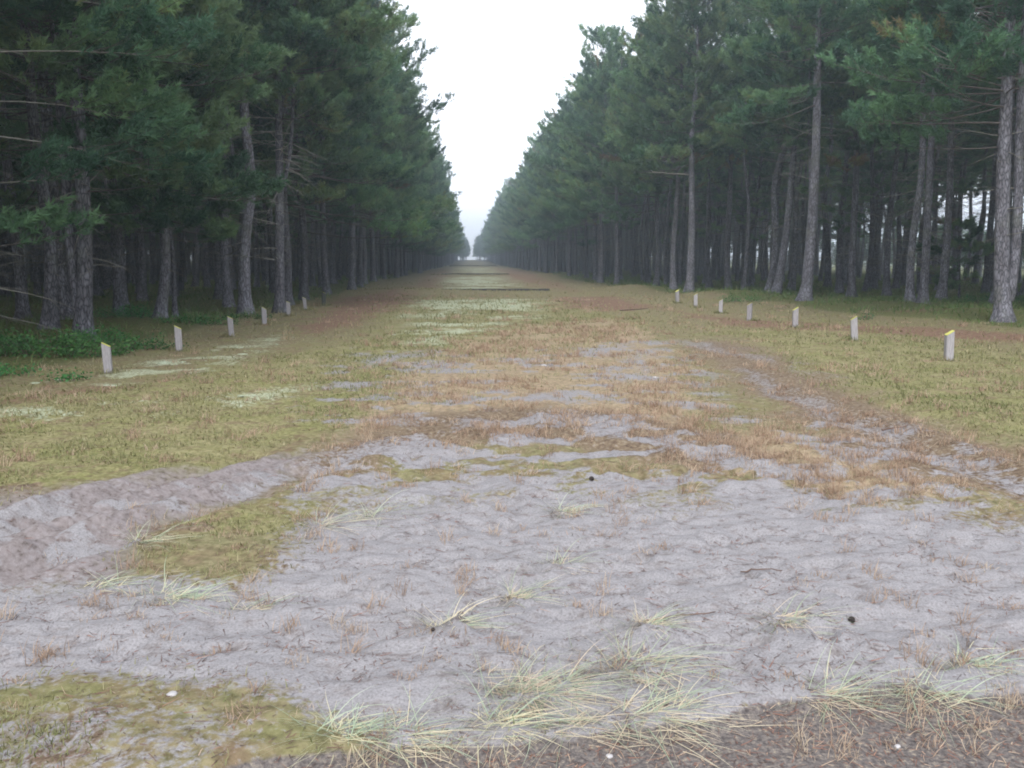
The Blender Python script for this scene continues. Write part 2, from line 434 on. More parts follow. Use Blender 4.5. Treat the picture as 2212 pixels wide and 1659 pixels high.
M_LICHEN = plain("reindeer_lichen", (0.26, 0.29, 0.20), (0.46, 0.50, 0.38), 22, 0.95, (1, 1, 1), 1.0)
M_STONE = plain("pale_stone", (0.36, 0.34, 0.34), (0.54, 0.52, 0.52), 20, 0.7)
M_CONE = plain("cone_scales", (0.022, 0.018, 0.017), (0.075, 0.058, 0.05), 30, 0.8)
M_STICK = plain("brown_stick", (0.09, 0.062, 0.05), (0.19, 0.125, 0.10), 12, 0.85)

def ground_mat():
    m, n, l, b, out = new_mat("ground")
    tc = n.new("ShaderNodeTexCoord"); V = tc.outputs["Object"]
    fine, mid, big = noise(n, l, V, 90, 4, 0.7), noise(n, l, V, 14, 5, 0.65), noise(n, l, V, 2.2, 4, 0.6)
    mid2, fine2 = noise(n, l, V, 23, 4, 0.7), noise(n, l, V, 45, 3, 0.7)
    A = []
    for a in ("zone_a", "zone_b", "zone_c"):
        at = n.new("ShaderNodeAttribute"); at.attribute_name = a
        s = n.new("ShaderNodeSeparateColor"); l.new(at.outputs["Color"], s.inputs[0]); A += [s.outputs[0], s.outputs[1], s.outputs[2]]
    sand, moss, orange, lichen, rust, forest, path, track, debris = A

    def colr(f, stops):
        r = ramp(n, stops); l.new(f, r.inputs[0]); return r.outputs[0]

    def cover(w, nz, k=2.2, a=0.9):        # w broken up by noise
        s = math_n(n, l, 'MULTIPLY_ADD', nz, a, -0.5 * a)
        s = math_n(n, l, 'ADD', s, math_n(n, l, 'ADD', w, -0.5))
        return math_n(n, l, 'MULTIPLY_ADD', s, k, 0.5, clamp=True)
    c = colr(mid, [(0.30, (0.092, 0.084, 0.042)), (0.45, (0.165, 0.153, 0.078)), (0.58, (0.235, 0.212, 0.115)), (0.72, (0.305, 0.26, 0.17))])
    c_for = colr(mid2, [(0.30, (0.050, 0.042, 0.024)), (0.5, (0.108, 0.122, 0.045)), (0.68, (0.19, 0.17, 0.08))])
    c_moss = colr(mid2, [(0.28, (0.105, 0.092, 0.045)), (0.43, (0.185, 0.170, 0.080)), (0.58, (0.265, 0.242, 0.122)), (0.75, (0.33, 0.285, 0.18))])
    pt = noise(n, l, V, 0.9, 5, 0.7); pt2 = noise(n, l, V, 4.5, 4, 0.7)
    c_gr = colr(mid2, [(0.30, (0.088, 0.088, 0.034)), (0.5, (0.19, 0.188, 0.075)), (0.7, (0.285, 0.268, 0.125))])
    c_br = colr(mid2, [(0.30, (0.075, 0.050, 0.034)), (0.5, (0.165, 0.118, 0.075)), (0.7, (0.26, 0.195, 0.13))])
    c_moss = mix(n, l, math_n(n, l, 'MULTIPLY', colr(pt, [(0.47, (0, 0, 0)), (0.60, (1, 1, 1))]), 0.85), c_moss, c_gr)
    c_moss = mix(n, l, math_n(n, l, 'MULTIPLY', colr(pt2, [(0.50, (0, 0, 0)), (0.62, (1, 1, 1))]), 0.7), c_moss, c_br)
    c = mix(n, l, math_n(n, l, 'MULTIPLY', colr(pt2, [(0.48, (0, 0, 0)), (0.62, (1, 1, 1))]), 0.6), c, c_br)
    c = mix(n, l, math_n(n, l, 'MULTIPLY', colr(pt, [(0.50, (0, 0, 0)), (0.62, (1, 1, 1))]), 0.6), c, c_gr)
    c_or = colr(mid, [(0.30, (0.18, 0.14, 0.10)), (0.48, (0.32, 0.24, 0.16)), (0.66, (0.43, 0.325, 0.23))])
    c_li = colr(mid2, [(0.35, (0.19, 0.19, 0.10)), (0.47, (0.34, 0.36, 0.24)), (0.62, (0.44, 0.475, 0.36))])
    c_ru = colr(mid, [(0.3, (0.095, 0.055, 0.040)), (0.5, (0.19, 0.11, 0.08)), (0.7, (0.27, 0.175, 0.12))])
    c_sa = colr(fine, [(0.30, (0.165, 0.155, 0.157)), (0.48, (0.258, 0.246, 0.250)), (0.70, (0.330, 0.317, 0.322))])
    # dark humus stains across the ride, plus wind ripple shade painted into the sand
    mpr = n.new("ShaderNodeMapping"); mpr.inputs["Scale"].default_value = (4.6, 8.5, 1.0); mpr.inputs["Rotation"].default_value = (0, 0, 0.06); l.new(V, mpr.inputs[0])
    rip = noise(n, l, mpr.outputs[0], 1.6, 5, 0.65)
    dk = colr(rip, [(0.30, (0.55, 0.50, 0.47)), (0.40, (0.86, 0.83, 0.81)), (0.48, (1, 1, 1))])
    mu = n.new("ShaderNodeMixRGB"); mu.blend_type = 'MULTIPLY'; mu.inputs[0].default_value = 1; l.new(c_sa, mu.inputs[1]); l.new(dk, mu.inputs[2]); c_sa = mu.outputs[0]
    c_tr = colr(mid2, [(0.28, (0.085, 0.068, 0.06)), (0.44, (0.20, 0.172, 0.165)), (0.68, (0.275, 0.245, 0.245))])
    c_pa = colr(fine2, [(0.30, (0.062, 0.054, 0.052)), (0.47, (0.128, 0.112, 0.106)), (0.58, (0.185, 0.160, 0.142)), (0.74, (0.36, 0.30, 0.215))])
    c_de = colr(mid2, [(0.30, (0.07, 0.048, 0.036)), (0.48, (0.165, 0.12, 0.082)), (0.60, (0.24, 0.19, 0.125)), (0.70, (0.25, 0.23, 0.235))])
    # wide drifts of browner and greener cover in the plain cover of the clearing
    c = mix(n, l, math_n(n, l, 'MULTIPLY', colr(big, [(0.45, (0, 0, 0)), (0.62, (1, 1, 1))]), 0.35), c, c_ru)
    c = mix(n, l, cover(forest, mid), c, c_for)
    c = mix(n, l, cover(moss, mid), c, c_moss)
    c = mix(n, l, math_n(n, l, 'MULTIPLY', cover(rust, mid), 0.85), c, c_ru)
    c = mix(n, l, math_n(n, l, 'MULTIPLY', cover(orange, mid2, 3, 1.2), 0.65), c, c_or)
    c = mix(n, l, math_n(n, l, 'MULTIPLY', cover(math_n(n, l, 'MULTIPLY', lichen, 0.82), mid, 3.5, 2.2), 0.9), c, c_li)
    c = mix(n, l, cover(debris, mid2, 3, 1.0), c, c_de)
    c = mix(n, l, cover(track, mid, 2.5, 0.7), c, c_tr)
    c = mix(n, l, cover(sand, mid2, 4.5, 1.25), c, c_sa)
    c = mix(n, l, cover(path, mid2, 4, 0.6), c, c_pa)
    l.new(c, b.inputs["Base Color"])
    b.inputs["Roughness"].default_value = 0.95; b.inputs["Specular IOR Level"].default_value = 0.1
    hgt = math_n(n, l, 'MULTIPLY_ADD', fine, 0.25, mid)
    bp = n.new("ShaderNodeBump"); bp.inputs["Strength"].default_value = 0.55; bp.inputs["Distance"].default_value = 0.02
    l.new(hgt, bp.inputs["Height"]); l.new(bp.outputs[0], b.inputs["Normal"])
    return m

# ------------------------------------------------------------------ tags
def tag(o, label=None, cat=None, group=None, kind=None):
    for k, v in (("label", label), ("category", cat), ("group", group), ("kind", kind)):
        if v:
            o[k] = v
    return o

def empty(name, loc, rz=0.0, s=1.0):
    o = bpy.data.objects.new(name, None); COL.objects.link(o)
    o.location = loc; o.rotation_euler = (0, 0, rz); o.scale = (s, s, s)
    o.empty_display_size = 0.2
    return o

def copy_thing(root, loc, rz, s=1.0, tilt=(0, 0)):
    c = root.copy(); COL.objects.link(c)
    c.location = loc; c.rotation_euler = (tilt[0], tilt[1], rz); c.scale = (s, s, s)
    for ch in root.children:
        d = ch.copy(); COL.objects.link(d); d.parent = c
        for g in ch.children:
            e = g.copy(); COL.objects.link(e); e.parent = d
    return c

# ------------------------------------------------------------------ the ground
def build_ground():
    ys = list(np.arange(2.4, 7.0, 0.026)); st = 0.026; y = 7.0
    while y < 490:
        ys.append(y); st *= 1.02; y += st
    y, st, pre = 2.4 - 0.04, 0.04, []
    while y > -60:
        pre.append(y); st *= 1.12; y -= st
    ys = np.array(pre[::-1] + ys)
    xs = list(np.arange(0, 4.4, 0.031)); st = 0.031; x = xs[-1] + st
    while x < 200:
        xs.append(x); st *= 1.028; x += st
    xs = np.array([-q for q in xs[:0:-1]] + xs)
    X, Y = np.meshgrid(xs, ys)
    x, y = X.ravel(), Y.ravel()
    zn = zones(x, y)
    z = height(x, y, zn)
    a = Acc()
    ny, nx = X.shape
    i = np.arange(ny - 1)[:, None] * nx; j = np.arange(nx - 1)[None]
    q = np.stack([i + j, i + j + 1, i + nx + j + 1, i + nx + j], -1).reshape(-1, 4)
    a.add(np.stack([x, y, z], -1), q)
    g = a.build("ground", ground_mat())
    sand = np.clip(zn['sand'], 0, 1)
    d = np.hypot(x, y)
    # the far part of the sand breaks up into separate drifts
    sand = sand * (1 - sstep(4.6, 8.5, d) * (0.25 + 0.75 * sstep(0.40, 0.62, fbm(x * 2.4, y * 3.4, 71, 4))))
    sand = np.maximum(sand, 0.72 * zn['strip'])
    sand = np.maximum(sand, zn['tracklite'] * (0.25 + 0.75 * sstep(0.38, 0.62, fbm(x * 1.6 + y * 2.2, y * 3.6 - x * 1.8, 74, 4))))
    sand = np.maximum(sand, zn['sandlite'] * np.where(y > 4.4, 0.66 * sstep(0.40, 0.64, fbm(x * 2.1, y * 2.6, 72, 4)), 0.42 + 0.25 * (fbm(x * 4, y * 4, 73, 3) - 0.3)))
    for nm, cc in (("zone_a", (sand, zn['moss'], zn['orange'])), ("zone_b", (zn['lichen'], zn['rust'], zn['forest'])), ("zone_c", (zn['path'], zn['track'], zn['debris']))):
        at = g.data.attributes.new(nm, 'FLOAT_COLOR', 'POINT')
        at.data.foreach_set("color", np.stack([*[np.clip(c_, 0, 1) for c_ in cc], np.ones(len(x))], -1).astype(np.float32).ravel())
    tag(g, "sandy heath floor of the forest ride with grass, moss and bare sand", kind="structure")
build_ground()

# ------------------------------------------------------------------ pines
def needles(acc, P0, D, rng, blades, ln=0.15, wd=0.02, tint=None):
    """brushes of needles: at each point P0 along direction D"""
    n = len(P0)
    D = D / (np.linalg.norm(D, axis=1, keepdims=True) + 1e-9)
    Pb = np.repeat(P0, blades, 0); Db = np.repeat(D, blades, 0); m = n * blades
    s = rng.rand(m, 1)
    r = rng.normal(size=(m, 3)); r -= (r * Db).sum(1, keepdims=True) * Db; r /= np.linalg.norm(r, axis=1, keepdims=True) + 1e-9
    k = 0.35 + 0.75 * rng.rand(m, 1)
    d = Db * (1.0 - 0.45 * (1 - s)) + r * k; d /= np.linalg.norm(d, axis=1, keepdims=True)
    base = Pb + Db * (s - 0.5) * 0.20
    side = np.cross(d, rng.normal(size=(m, 3))); side /= np.linalg.norm(side, axis=1, keepdims=True) + 1e-9
    L = ln * (0.75 + 0.5 * rng.rand(m, 1)); W = wd * (0.7 + 0.6 * rng.rand(m, 1)) / 2
    v = np.stack([base - side * W, base + side * W, base + d * L], 1).reshape(-1, 3)
    t = np.repeat(np.clip(np.repeat(tint, blades) + rng.normal(size=m) * 0.03, 0, 1), 3)
    acc.add(v, None, np.arange(m * 3).reshape(-1, 3), t)

def gen_tree(seed, H=16.5, r0=0.19, cb_front=3.5, cb_back=8.0, Lmax=3.2, path=None, stems=None, dens=1.0, dead=1.0, dead_low=1.5, blades=19,
             limbs=(), veil=None, bare_front=0.0, wd=0.025, parent=None):
    """one pine about its base: trunk, branches, crown.  Its sunny side faces +X.  path: [(z, dx, dy)] of the trunk, stems: further stems [(z0, r, [(z, dx, dy)])]"""
    rng = np.random.RandomState(seed)
    tr, br, cr, dd = Acc(), Acc(), Acc(), Acc()
    zz = np.concatenate([[-0.25, 0.0, 0.12, 0.3, 0.6], np.linspace(1.0, H, 26)])

    def stem(pts, z0, r, first):
        if pts is None:
            f = [(0, 0, 0)] + [(z, rng.normal() * 0.17, rng.normal() * 0.17) for z in np.linspace(2, H, 6)]
        else:
            f = pts
        f = np.array(f, float)
        z = zz if first else zz[zz >= z0]
        if not first:
            z = np.concatenate([[z0], z])
        # smooth the given points
        px = np.interp(z, f[:, 0], f[:, 1]); py = np.interp(z, f[:, 0], f[:, 2])
        for _ in range(2):
            px[1:-1] = 0.25 * px[:-2] + 0.5 * px[1:-1] + 0.25 * px[2:]; py[1:-1] = 0.25 * py[:-2] + 0.5 * py[1:-1] + 0.25 * py[2:]
        t = np.clip(z / H, 0, 1)
        rad = r * (1.0 - 0.93 * t ** 1.15)
        if first:
            rad = rad * (1 + 0.75 * np.exp(-np.clip(z, 0, None) / 0.30))
        p = np.stack([px, py, z], -1)
        tr.tube(p, rad, 12, 0.0, True, 0.10, rng)
        return p, rad
    allst = [stem(path, 0, r0, True)]
    for z0, r, pts in (stems or []):
        allst.append(stem(pts, z0, r, False))
    TP, TD, TT = [], [], []

    def tufts(p, d, t):
        TP.append(p); TD.append(d); TT.append(t)

    def branch(p0, az, L, el, up, rb, alive, bare=0.35, acc=None, mat=0):
        acc = acc if acc is not None else br
        s = np.linspace(0, 1, 7)
        wob = np.cumsum(rng.normal(size=7)) * 0.085 * L / 3
        a = az + wob
        st = L / 6
        e = el + up * s ** 1.5 + np.cumsum(rng.normal(size=7)) * 0.05
        dx = np.cos(e) * np.cos(a) * st; dy = np.cos(e) * np.sin(a) * st; dz = np.sin(e) * st
        p = p0 + np.stack([np.concatenate([[0], np.cumsum(dx[:-1])]), np.concatenate([[0], np.cumsum(dy[:-1])]), np.concatenate([[0], np.cumsum(dz[:-1])])], -1)
        acc.tube(p, rb * (1 - 0.85 * s), 5, 0, False, mat=mat)
        tn = np.gradient(p, axis=0); tn /= np.linalg.norm(tn, axis=1, keepdims=True)
        if not alive:
            for k in range(rng.randint(1, 4)):
                q = rng.rand() * 0.7 + 0.25; i = min(int(q * 6), 5)
                c = p[i] + (p[i + 1] - p[i]) * (q * 6 - i)
                a2 = az + rng.choice([-1, 1]) * (0.5 + 0.6 * rng.rand()); l2 = L * (0.2 + 0.3 * rng.rand())
                e2 = -0.25 + 0.4 * rng.rand()
                dv = np.array([math.cos(a2) * math.cos(e2), math.sin(a2) * math.cos(e2), math.sin(e2)])
                acc.tube(np.array([c, c + dv * l2 * 0.5 + [0, 0, -0.04 * l2], c + dv * l2 + [0, 0, -0.15 * l2]]), np.array([rb * 0.4, rb * 0.3, rb * 0.12]), 4, 0, False)
            return
        base_t = np.clip(0.45 + 0.24 * rng.normal(), 0.03, 0.88)
        if rng.rand() < 0.018:
            base_t = 0.90 + 0.07 * rng.rand()
        n2 = max(3, int((1.8 + L * 1.75) * dens))
        for k in range(n2):
            q = bare + (1 - bare) * (k + rng.rand()) / n2
            i = min(int(q * 6), 5); c = p[i] + (p[i + 1] - p[i]) * (q * 6 - i); T = tn[i]
            sd_ = (1 if k % 2 else -1) * (0.45 + 0.5 * rng.rand())
            l2 = (0.22 + 0.22 * rng.rand()) * L * (1.15 - 0.7 * q) + 0.22
            bt = np.clip(base_t + 0.14 * rng.normal(), 0.0, 0.76) if base_t < 0.92 else base_t
            h = np.array([-T[1], T[0], 0]); h /= np.linalg.norm(h) + 1e-9
            dv = T * (1 - abs(sd_) * 0.4) + h * sd_ + np.array([0, 0, 0.10 + 0.35 * rng.rand()]); dv /= np.linalg.norm(dv)
            end = c + dv * l2 + np.array([0, 0, 0.18 * l2])
            midp = c + dv * l2 * 0.5
            acc.tube(np.array([c, midp, end]), np.array([rb * 0.35, rb * 0.22, 0.004]), 3, 0, False)
            nt_ = 6 + int(l2 * 8.5 * dens)
            for g in np.linspace(0.62, 1.06, nt_):
                pp = c + (end - c) * g + rng.normal(size=3) * (0.045 + 0.035 * l2)
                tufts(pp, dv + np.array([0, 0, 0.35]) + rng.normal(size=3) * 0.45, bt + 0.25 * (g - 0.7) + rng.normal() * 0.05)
        for g in np.linspace(0.72, 1.0, 4):
            i = min(int(g * 6), 5); pp = p[i] + (p[i + 1] - p[i]) * (g * 6 - i)
            tufts(pp, tn[i] + np.array([0, 0, 0.3]) + rng.normal(size=3) * 0.25, base_t + 0.08)

    for si, (p, rad) in enumerate(allst):
        z = dead_low + rng.rand() * 0.4
        zmin = p[0, 2] + 0.3
        while z < H - 0.15:
            if z > zmin:
                c = np.array([np.interp(z, p[:, 2], p[:, 0]), np.interp(z, p[:, 2], p[:, 1]), z]); r = np.interp(z, p[:, 2], rad)
                nb = 4 + rng.randint(0, 3)
                a0 = rng.rand() * 6.28
                for k in range(nb):
                    az = a0 + k * 6.283 / nb + rng.normal() * 0.25
                    fr = 0.5 + 0.5 * math.cos(az)
                    cb = cb_back + (cb_front - cb_back) * fr ** 0.8 + rng.normal() * 0.5
                    t = (z - cb) / (H - cb)
                    if t < 0:
                        if rng.rand() < 0.55 * dead:
                            branch(c, az, (0.5 + 1.7 * rng.rand() ** 1.5) * (0.6 + 0.25 * min(z, 4) / 4), -0.05 + 0.25 * rng.normal(), -0.25 * rng.rand(), 0.011 + 0.006 * rng.rand(), False, acc=dd)
                        continue
                    L = Lmax * (0.30 + 0.70 * max(0.0, 1 - t ** 1.8) ** 0.8) * (0.62 + 0.55 * rng.rand() ** 1.3) * (0.72 + 0.38 * fr)
                    el = -0.12 + 0.75 * t + 0.15 * rng.normal()
                    if rng.rand() > 0.82 * min(1, dens):
                        continue
                    branch(c, az, L, el, 0.30 + 0.25 * rng.rand(), 0.012 + 0.012 * L / 3 * (1 - 0.5 * t), True, 0.28 + 0.25 * (1 - t) + bare_front * fr)
            z += 0.29 + 0.18 * rng.rand()
        e = p[-1]
        for k in range(8):
            tufts(e + np.array([0, 0, -0.1 * k + 0.1]) + rng.normal(size=3) * 0.06, np.array([0, 0, 1.0]) + rng.normal(size=3) * 0.5, 0.5)
    if veil is not None:                                            # boughs that grow towards the light of the open near end
        for z in np.arange(veil[0], H - 1.5, 0.42):
            p = allst[0][0]; c = np.array([np.interp(z, p[:, 2], p[:, 0]), np.interp(z, p[:, 2], p[:, 1]), z])
            branch(c, veil[1] + rng.normal() * 0.55, (1.7 + 1.0 * rng.rand()) * (1 - 0.5 * z / H), 0.1 * rng.normal() + 0.4 * z / H, 0.3, 0.016, True, 0.15)
    for (z, az, L, el, up, rb, alive, bare) in limbs:
        p = allst[0][0]; c = np.array([np.interp(z, p[:, 2], p[:, 0]), np.interp(z, p[:, 2], p[:, 1]), z])
        branch(c, az, L, el, up, rb, alive, bare, acc=(br if alive else dd), mat=(1 if alive and bare > 0.5 else 0))
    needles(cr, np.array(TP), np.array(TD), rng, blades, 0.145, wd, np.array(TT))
    root = parent or empty("pine_tree", (0, 0, 0))
    tr.build("trunk", M_BARK, root)
    if dd.n:
        off = br.n
        br.v += dd.v; br.tint += dd.tint
        br.q += [q + off for q in dd.q]; br.t += [t + off for t in dd.t]
        br.mq += [m + 1 for m in dd.mq]; br.mt += [m + 1 for m in dd.mt]
    br.build("branches", [M_TWIGDARK, M_TWIG], root)
    cr.build("crown", M_NEEDLE, root, smooth=False)
    return root

NTREE = [0]

def put(root, x, y, rz, s, label, group, first=None, tilt=(0, 0)):
    z = hz(x, y) - 0.02
    if first is not None and not first[0]:
        first[0] = True; o = root
        o.location = (x, y, z); o.rotation_euler = (tilt[0], tilt[1], rz); o.scale = (s, s, s)
    else:
        o = copy_thing(root, (x, y, z), rz, s, tilt)
    tag(o, label, "pine tree", group); NTREE[0] += 1
    return o

TAKEN = []
GL, GR = "pines of the left forest", "pines of the right forest"
rng0 = np.random.RandomState(77)

def hero(uv, y, label, group, rz=0.0, **kw):
    """a pine whose base is seen at picture column uv at distance y"""
    x = (uv - 1015.0) / FOC * y
    t = gen_tree(parent=None, **kw)
    put(t, x, y, rz, 1.0, label, group, first=[False])
    TAKEN.append((x, y))
    return t
PI = math.pi
# left edge, near to far
hero(-190, 14.5, "pine just outside the left border whose long bare grey limbs reach into the photo", GL, rz=0.0, seed=1, H=16, r0=0.2, cb_front=5.2, cb_back=8, Lmax=3.9, dens=1.25, bare_front=0.22,
     limbs=[(3.6, 0.50, 4.4, 0.10, -0.1, 0.021, True, 0.62), (4.0, 0.9, 4.2, 0.16, -0.2, 0.018, True, 0.60), (4.6, 0.35, 4.3, 0.14, -0.15, 0.021, True, 0.62), (5.0, 0.75, 4.0, 0.15, -0.3, 0.018, True, 0.6),
            (5.5, 0.2, 4.2, 0.16, -0.15, 0.018, True, 0.6), (2.7, 0.6, 2.6, 0.12, 0.1, 0.02, True, 0.55), (1.7, 0.85, 2.6, 0.05, 0.2, 0.02, True, 0.4), (1.2, 1.1, 2.6, -0.1, -0.2, 0.02, False, 0.4), (1.5, 0.8, 2.8, -0.15, -0.3, 0.02, False, 0.4)])
hero(199, 19.6, "twin stemmed pine nearest on the left edge, its stems parting just above the ground", GL, seed=2, veil=(5.6, -1.57), H=16.5, r0=0.165, cb_front=4.2, cb_back=7.5, Lmax=3.2, dens=1.25,
     path=[(0, 0, 0), (0.5, -0.05, 0), (0.9, 0.03, 0), (1.3, 0.10, 0), (3.5, 0.16, 0), (6, 0.08, 0.1), (16.5, 0.1, 0.2)],
     stems=[(0.45, 0.115, [(0.45, -0.06, 0.0), (0.9, -0.14, 0.05), (2, -0.22, 0.08), (4.5, -0.24, 0.1), (16.5, -0.4, 0.1)])],
     limbs=[(2.6, 0.1, 1.9, -0.05, 0.0, 0.015, True, 0.5), (3.1, -0.5, 2.4, 0.0, 0.1, 0.02, True, 0.4), (1.75, 0.2, 1.1, -0.1, -0.7, 0.016, False, 0.4), (4.0, 0.0, 3.0, 0.05, 0.2, 0.02, True, 0.4), (3.6, -0.9, 2.6, 0, 0.2, 0.02, True, 0.3)])
hero(357, 25.3, "left edge pine beyond the twin stemmed pine, dense green boughs down to head height", GL, seed=3, veil=(2.3, -1.57), H=16, r0=0.14, cb_front=2.2, cb_back=4.5, Lmax=2.3, dens=1.3, dead_low=1.0)
hero(389, 26.6, "thin sapling stem of a pine standing between the left edge pines", GL, seed=4, H=8.0, r0=0.065, cb_front=2.6, cb_back=3.0, Lmax=1.5, dens=1.0)
hero(538, 28.4, "pine with a strongly bent, snaking pale trunk on the left forest edge", GL, seed=5, veil=(7.0, -1.57), H=17, r0=0.185, cb_front=7.2, cb_back=8.5, Lmax=3.0, dens=1.2,
     path=[(0, 0, 0), (1.0, -0.02, 0), (2.2, 0.02, 0), (2.9, 0.10, 0), (3.5, 0.34, 0), (4.3, 0.38, 0), (5.3, 0.16, 0), (6.6, 0.20, 0), (9, 0.26, 0.1), (17, 0.2, 0.2)],
     stems=[(3.5, 0.075, [(3.5, 0.30, 0), (4.2, -0.12, 0.05), (5.0, -0.30, 0.1), (6.5, -0.4, 0.2), (17, -0.9, 0.3)])])
hero(609, 29.3, "straight slim pale pine just right of the bent pine, forked limb on its right", GL, seed=6, veil=(5.8, -1.57), H=17, r0=0.155, cb_front=6.2, cb_back=8.5, Lmax=3.0, dens=1.2,
     path=[(0, 0, 0), (2, 0.07, 0), (5, 0.17, 0), (9, 0.22, 0), (17, 0.3, 0.2)],
     stems=[(3.6, 0.075, [(3.6, 0.13, 0), (4.2, 0.35, 0.0), (4.9, 0.50, 0.1), (6.5, 0.6, 0.2), (17, 1.1, 0.2)])])
# right edge, near to far
hero(2196, 23.8, "big pine at the near end of the right edge, flared foot and two leaning stems", GR, seed=11, dead=0.4, veil=(7.5, 1.57), rz=PI, H=17.5, r0=0.20, cb_front=6.0, cb_back=7.5, Lmax=3.6, dens=1.2,
     path=[(0, 0, 0), (0.6, 0.06, 0), (2, 0.20, 0), (4.5, 0.32, 0), (8, 0.40, 0), (17.5, 0.4, 0.2)],
     stems=[(0.6, 0.14, [(0.6, -0.10, 0), (2.0, -0.24, 0), (5, -0.12, -0.1), (8, -0.05, -0.1), (17.5, -0.3, 0)])],
     limbs=[(5.2, 0.1, 3.8, 0.0, 0.1, 0.03, True, 0.2), (4.6, -0.3, 3.0, -0.1, 0.2, 0.02, True, 0.2), (5.6, 0.5, 3.6, 0.0, 0.2, 0.03, True, 0.2), (6.0, 0.0, 4.4, 0.1, 0.1, 0.03, True, 0.2)])
hero(1746, 35.0, "tall stout pine standing forward on the right edge, bare trunk leaning slightly right", GR, seed=12, veil=(8.2, 1.57), rz=PI, H=18, r0=0.215, cb_front=7.6, cb_back=8.5, Lmax=3.4, dens=1.15, dead_low=3.5, dead=0.6,
     path=[(0, 0, 0), (1.0, -0.10, 0), (2.5, -0.17, 0), (6, -0.20, 0), (9.5, -0.10, 0), (18, 0.2, 0)])
hero(1681, 41.5, "pine leaning to the right with curved foot, left of the tall stout pine", GR, seed=13, veil=(6.4, 1.57), rz=PI, H=17, r0=0.185, cb_front=6.2, cb_back=8, Lmax=3.2, dens=1.1, dead_low=3,
     path=[(0, 0, 0), (0.8, -0.16, 0), (2, -0.33, 0), (4, -0.50, 0), (7, -0.62, 0), (17, -0.7, 0)])
hero(1850, 40.5, "pine trunk right of the tall stout pine, slightly crooked above a low leafy bough", GR, seed=14, veil=(6.0, 1.57), rz=PI, H=17, r0=0.175, cb_front=5.5, cb_back=7, Lmax=3.2, dens=1.1, path=[(0, 0, 0), (3, 0.06, 0), (6, 0.05, 0), (9, 0.3, 0), (17, 0.5, 0)],
     limbs=[(5.0, 0.2, 2.6, -0.1, -0.3, 0.02, True, 0.3), (4.2, -1.5, 2.2, -0.2, -0.2, 0.02, True, 0.2), (4.6, -2.0, 2.6, -0.1, 0.0, 0.02, True, 0.3), (3.4, -1.8, 1.9, -0.1, -0.2, 0.02, True, 0.2)])
hero(1491, 46.3, "straight pale pine trunk on the right edge with a crooked limb pointing left", GR, seed=15, veil=(6.1, 1.57), rz=PI, H=17, r0=0.205, cb_front=6.3, cb_back=8, Lmax=3.3, dens=1.1, dead_low=3, limbs=[(5.9, 0.0, 3.0, 0.05, -0.1, 0.05, True, 0.6)])
hero(1456, 49.5, "slim pine trunk close beside the pale trunk with the crooked limb, on its left", GR, seed=16, veil=(5.2, 1.57), rz=PI, H=17, r0=0.165, cb_front=5.2, cb_back=8, Lmax=3.3, dens=1.1, dead_low=2.5)
hero(1576, 50.5, "pine trunk alone between the leaning pine and the pale trunk with crooked limb", GR, seed=17, veil=(6.4, 1.57), rz=PI, H=16.5, r0=0.18, cb_front=6.5, cb_back=8, Lmax=3.0, dens=1.0, dead_low=3)
hero(1295, 73.0, "pale trunk standing forward of the others halfway down the right edge", GR, seed=18, veil=(4.4, 1.57), rz=PI, H=16, r0=0.22, cb_front=4.3, cb_back=7, Lmax=3.2, dens=1.0, dead_low=2.5)

hero(2092, 39.0, "small young pine with yellowish needles under the tall pines on the right", GR, seed=19, rz=PI, H=3.2, r0=0.045, cb_front=0.5, cb_back=0.6, Lmax=1.5, dens=1.2, dead_low=0.4)
hero(660, 39.0, "left edge pine with low boughs right behind the slim trunk with the forked limb", GL, seed=20, veil=(3.6, -1.57), H=16, r0=0.17, cb_front=3.2, cb_back=6, Lmax=4.0, dens=1.15)
# shared kinds: pines of the edge (boughs low on the open side) and of the inside (bare below)
EDGE = [gen_tree(30 + k, H=15.5 + 0.6 * k, r0=0.15 + 0.014 * k, cb_front=3.0 + 0.5 * k, cb_back=8.0, Lmax=3.7, dens=1.15, dead=0.8) for k in range(4)]
EDGEL = [gen_tree(40 + k, H=16.0 + 0.6 * k, r0=0.145 + 0.014 * k, cb_front=2.3 + 0.5 * k, cb_back=6.0, Lmax=4.3, dens=1.15, dead=0.8) for k in range(4)]
INNER = [gen_tree(50 + k, H=15.5 + 0.5 * k, r0=0.125 + 0.016 * k, cb_front=8.0, cb_back=8.5, Lmax=2.5, dens=1.0, dead=1.2, dead_low=1.2, blades=11, wd=0.025) for k in range(4)]
LOWER = [gen_tree(70 + k, H=14.5 + 0.8 * k, r0=0.15 + 0.02 * k, cb_front=3.2 + k, cb_back=4.0 + k, Lmax=2.6, dens=1.05, dead=1.2, dead_low=0.9, blades=12, wd=0.028) for k in range(3)]
E1 = [[False] for _ in EDGE]; EL1 = [[False] for _ in EDGEL]; I1 = [[False] for _ in INNER]; L1 = [[False] for _ in LOWER]

def free(x, y, r):
    return all((x - a) ** 2 + (y - b) ** 2 > r * r for a, b in TAKEN)

ORD = "first second third fourth fifth sixth seventh eighth ninth tenth".split()

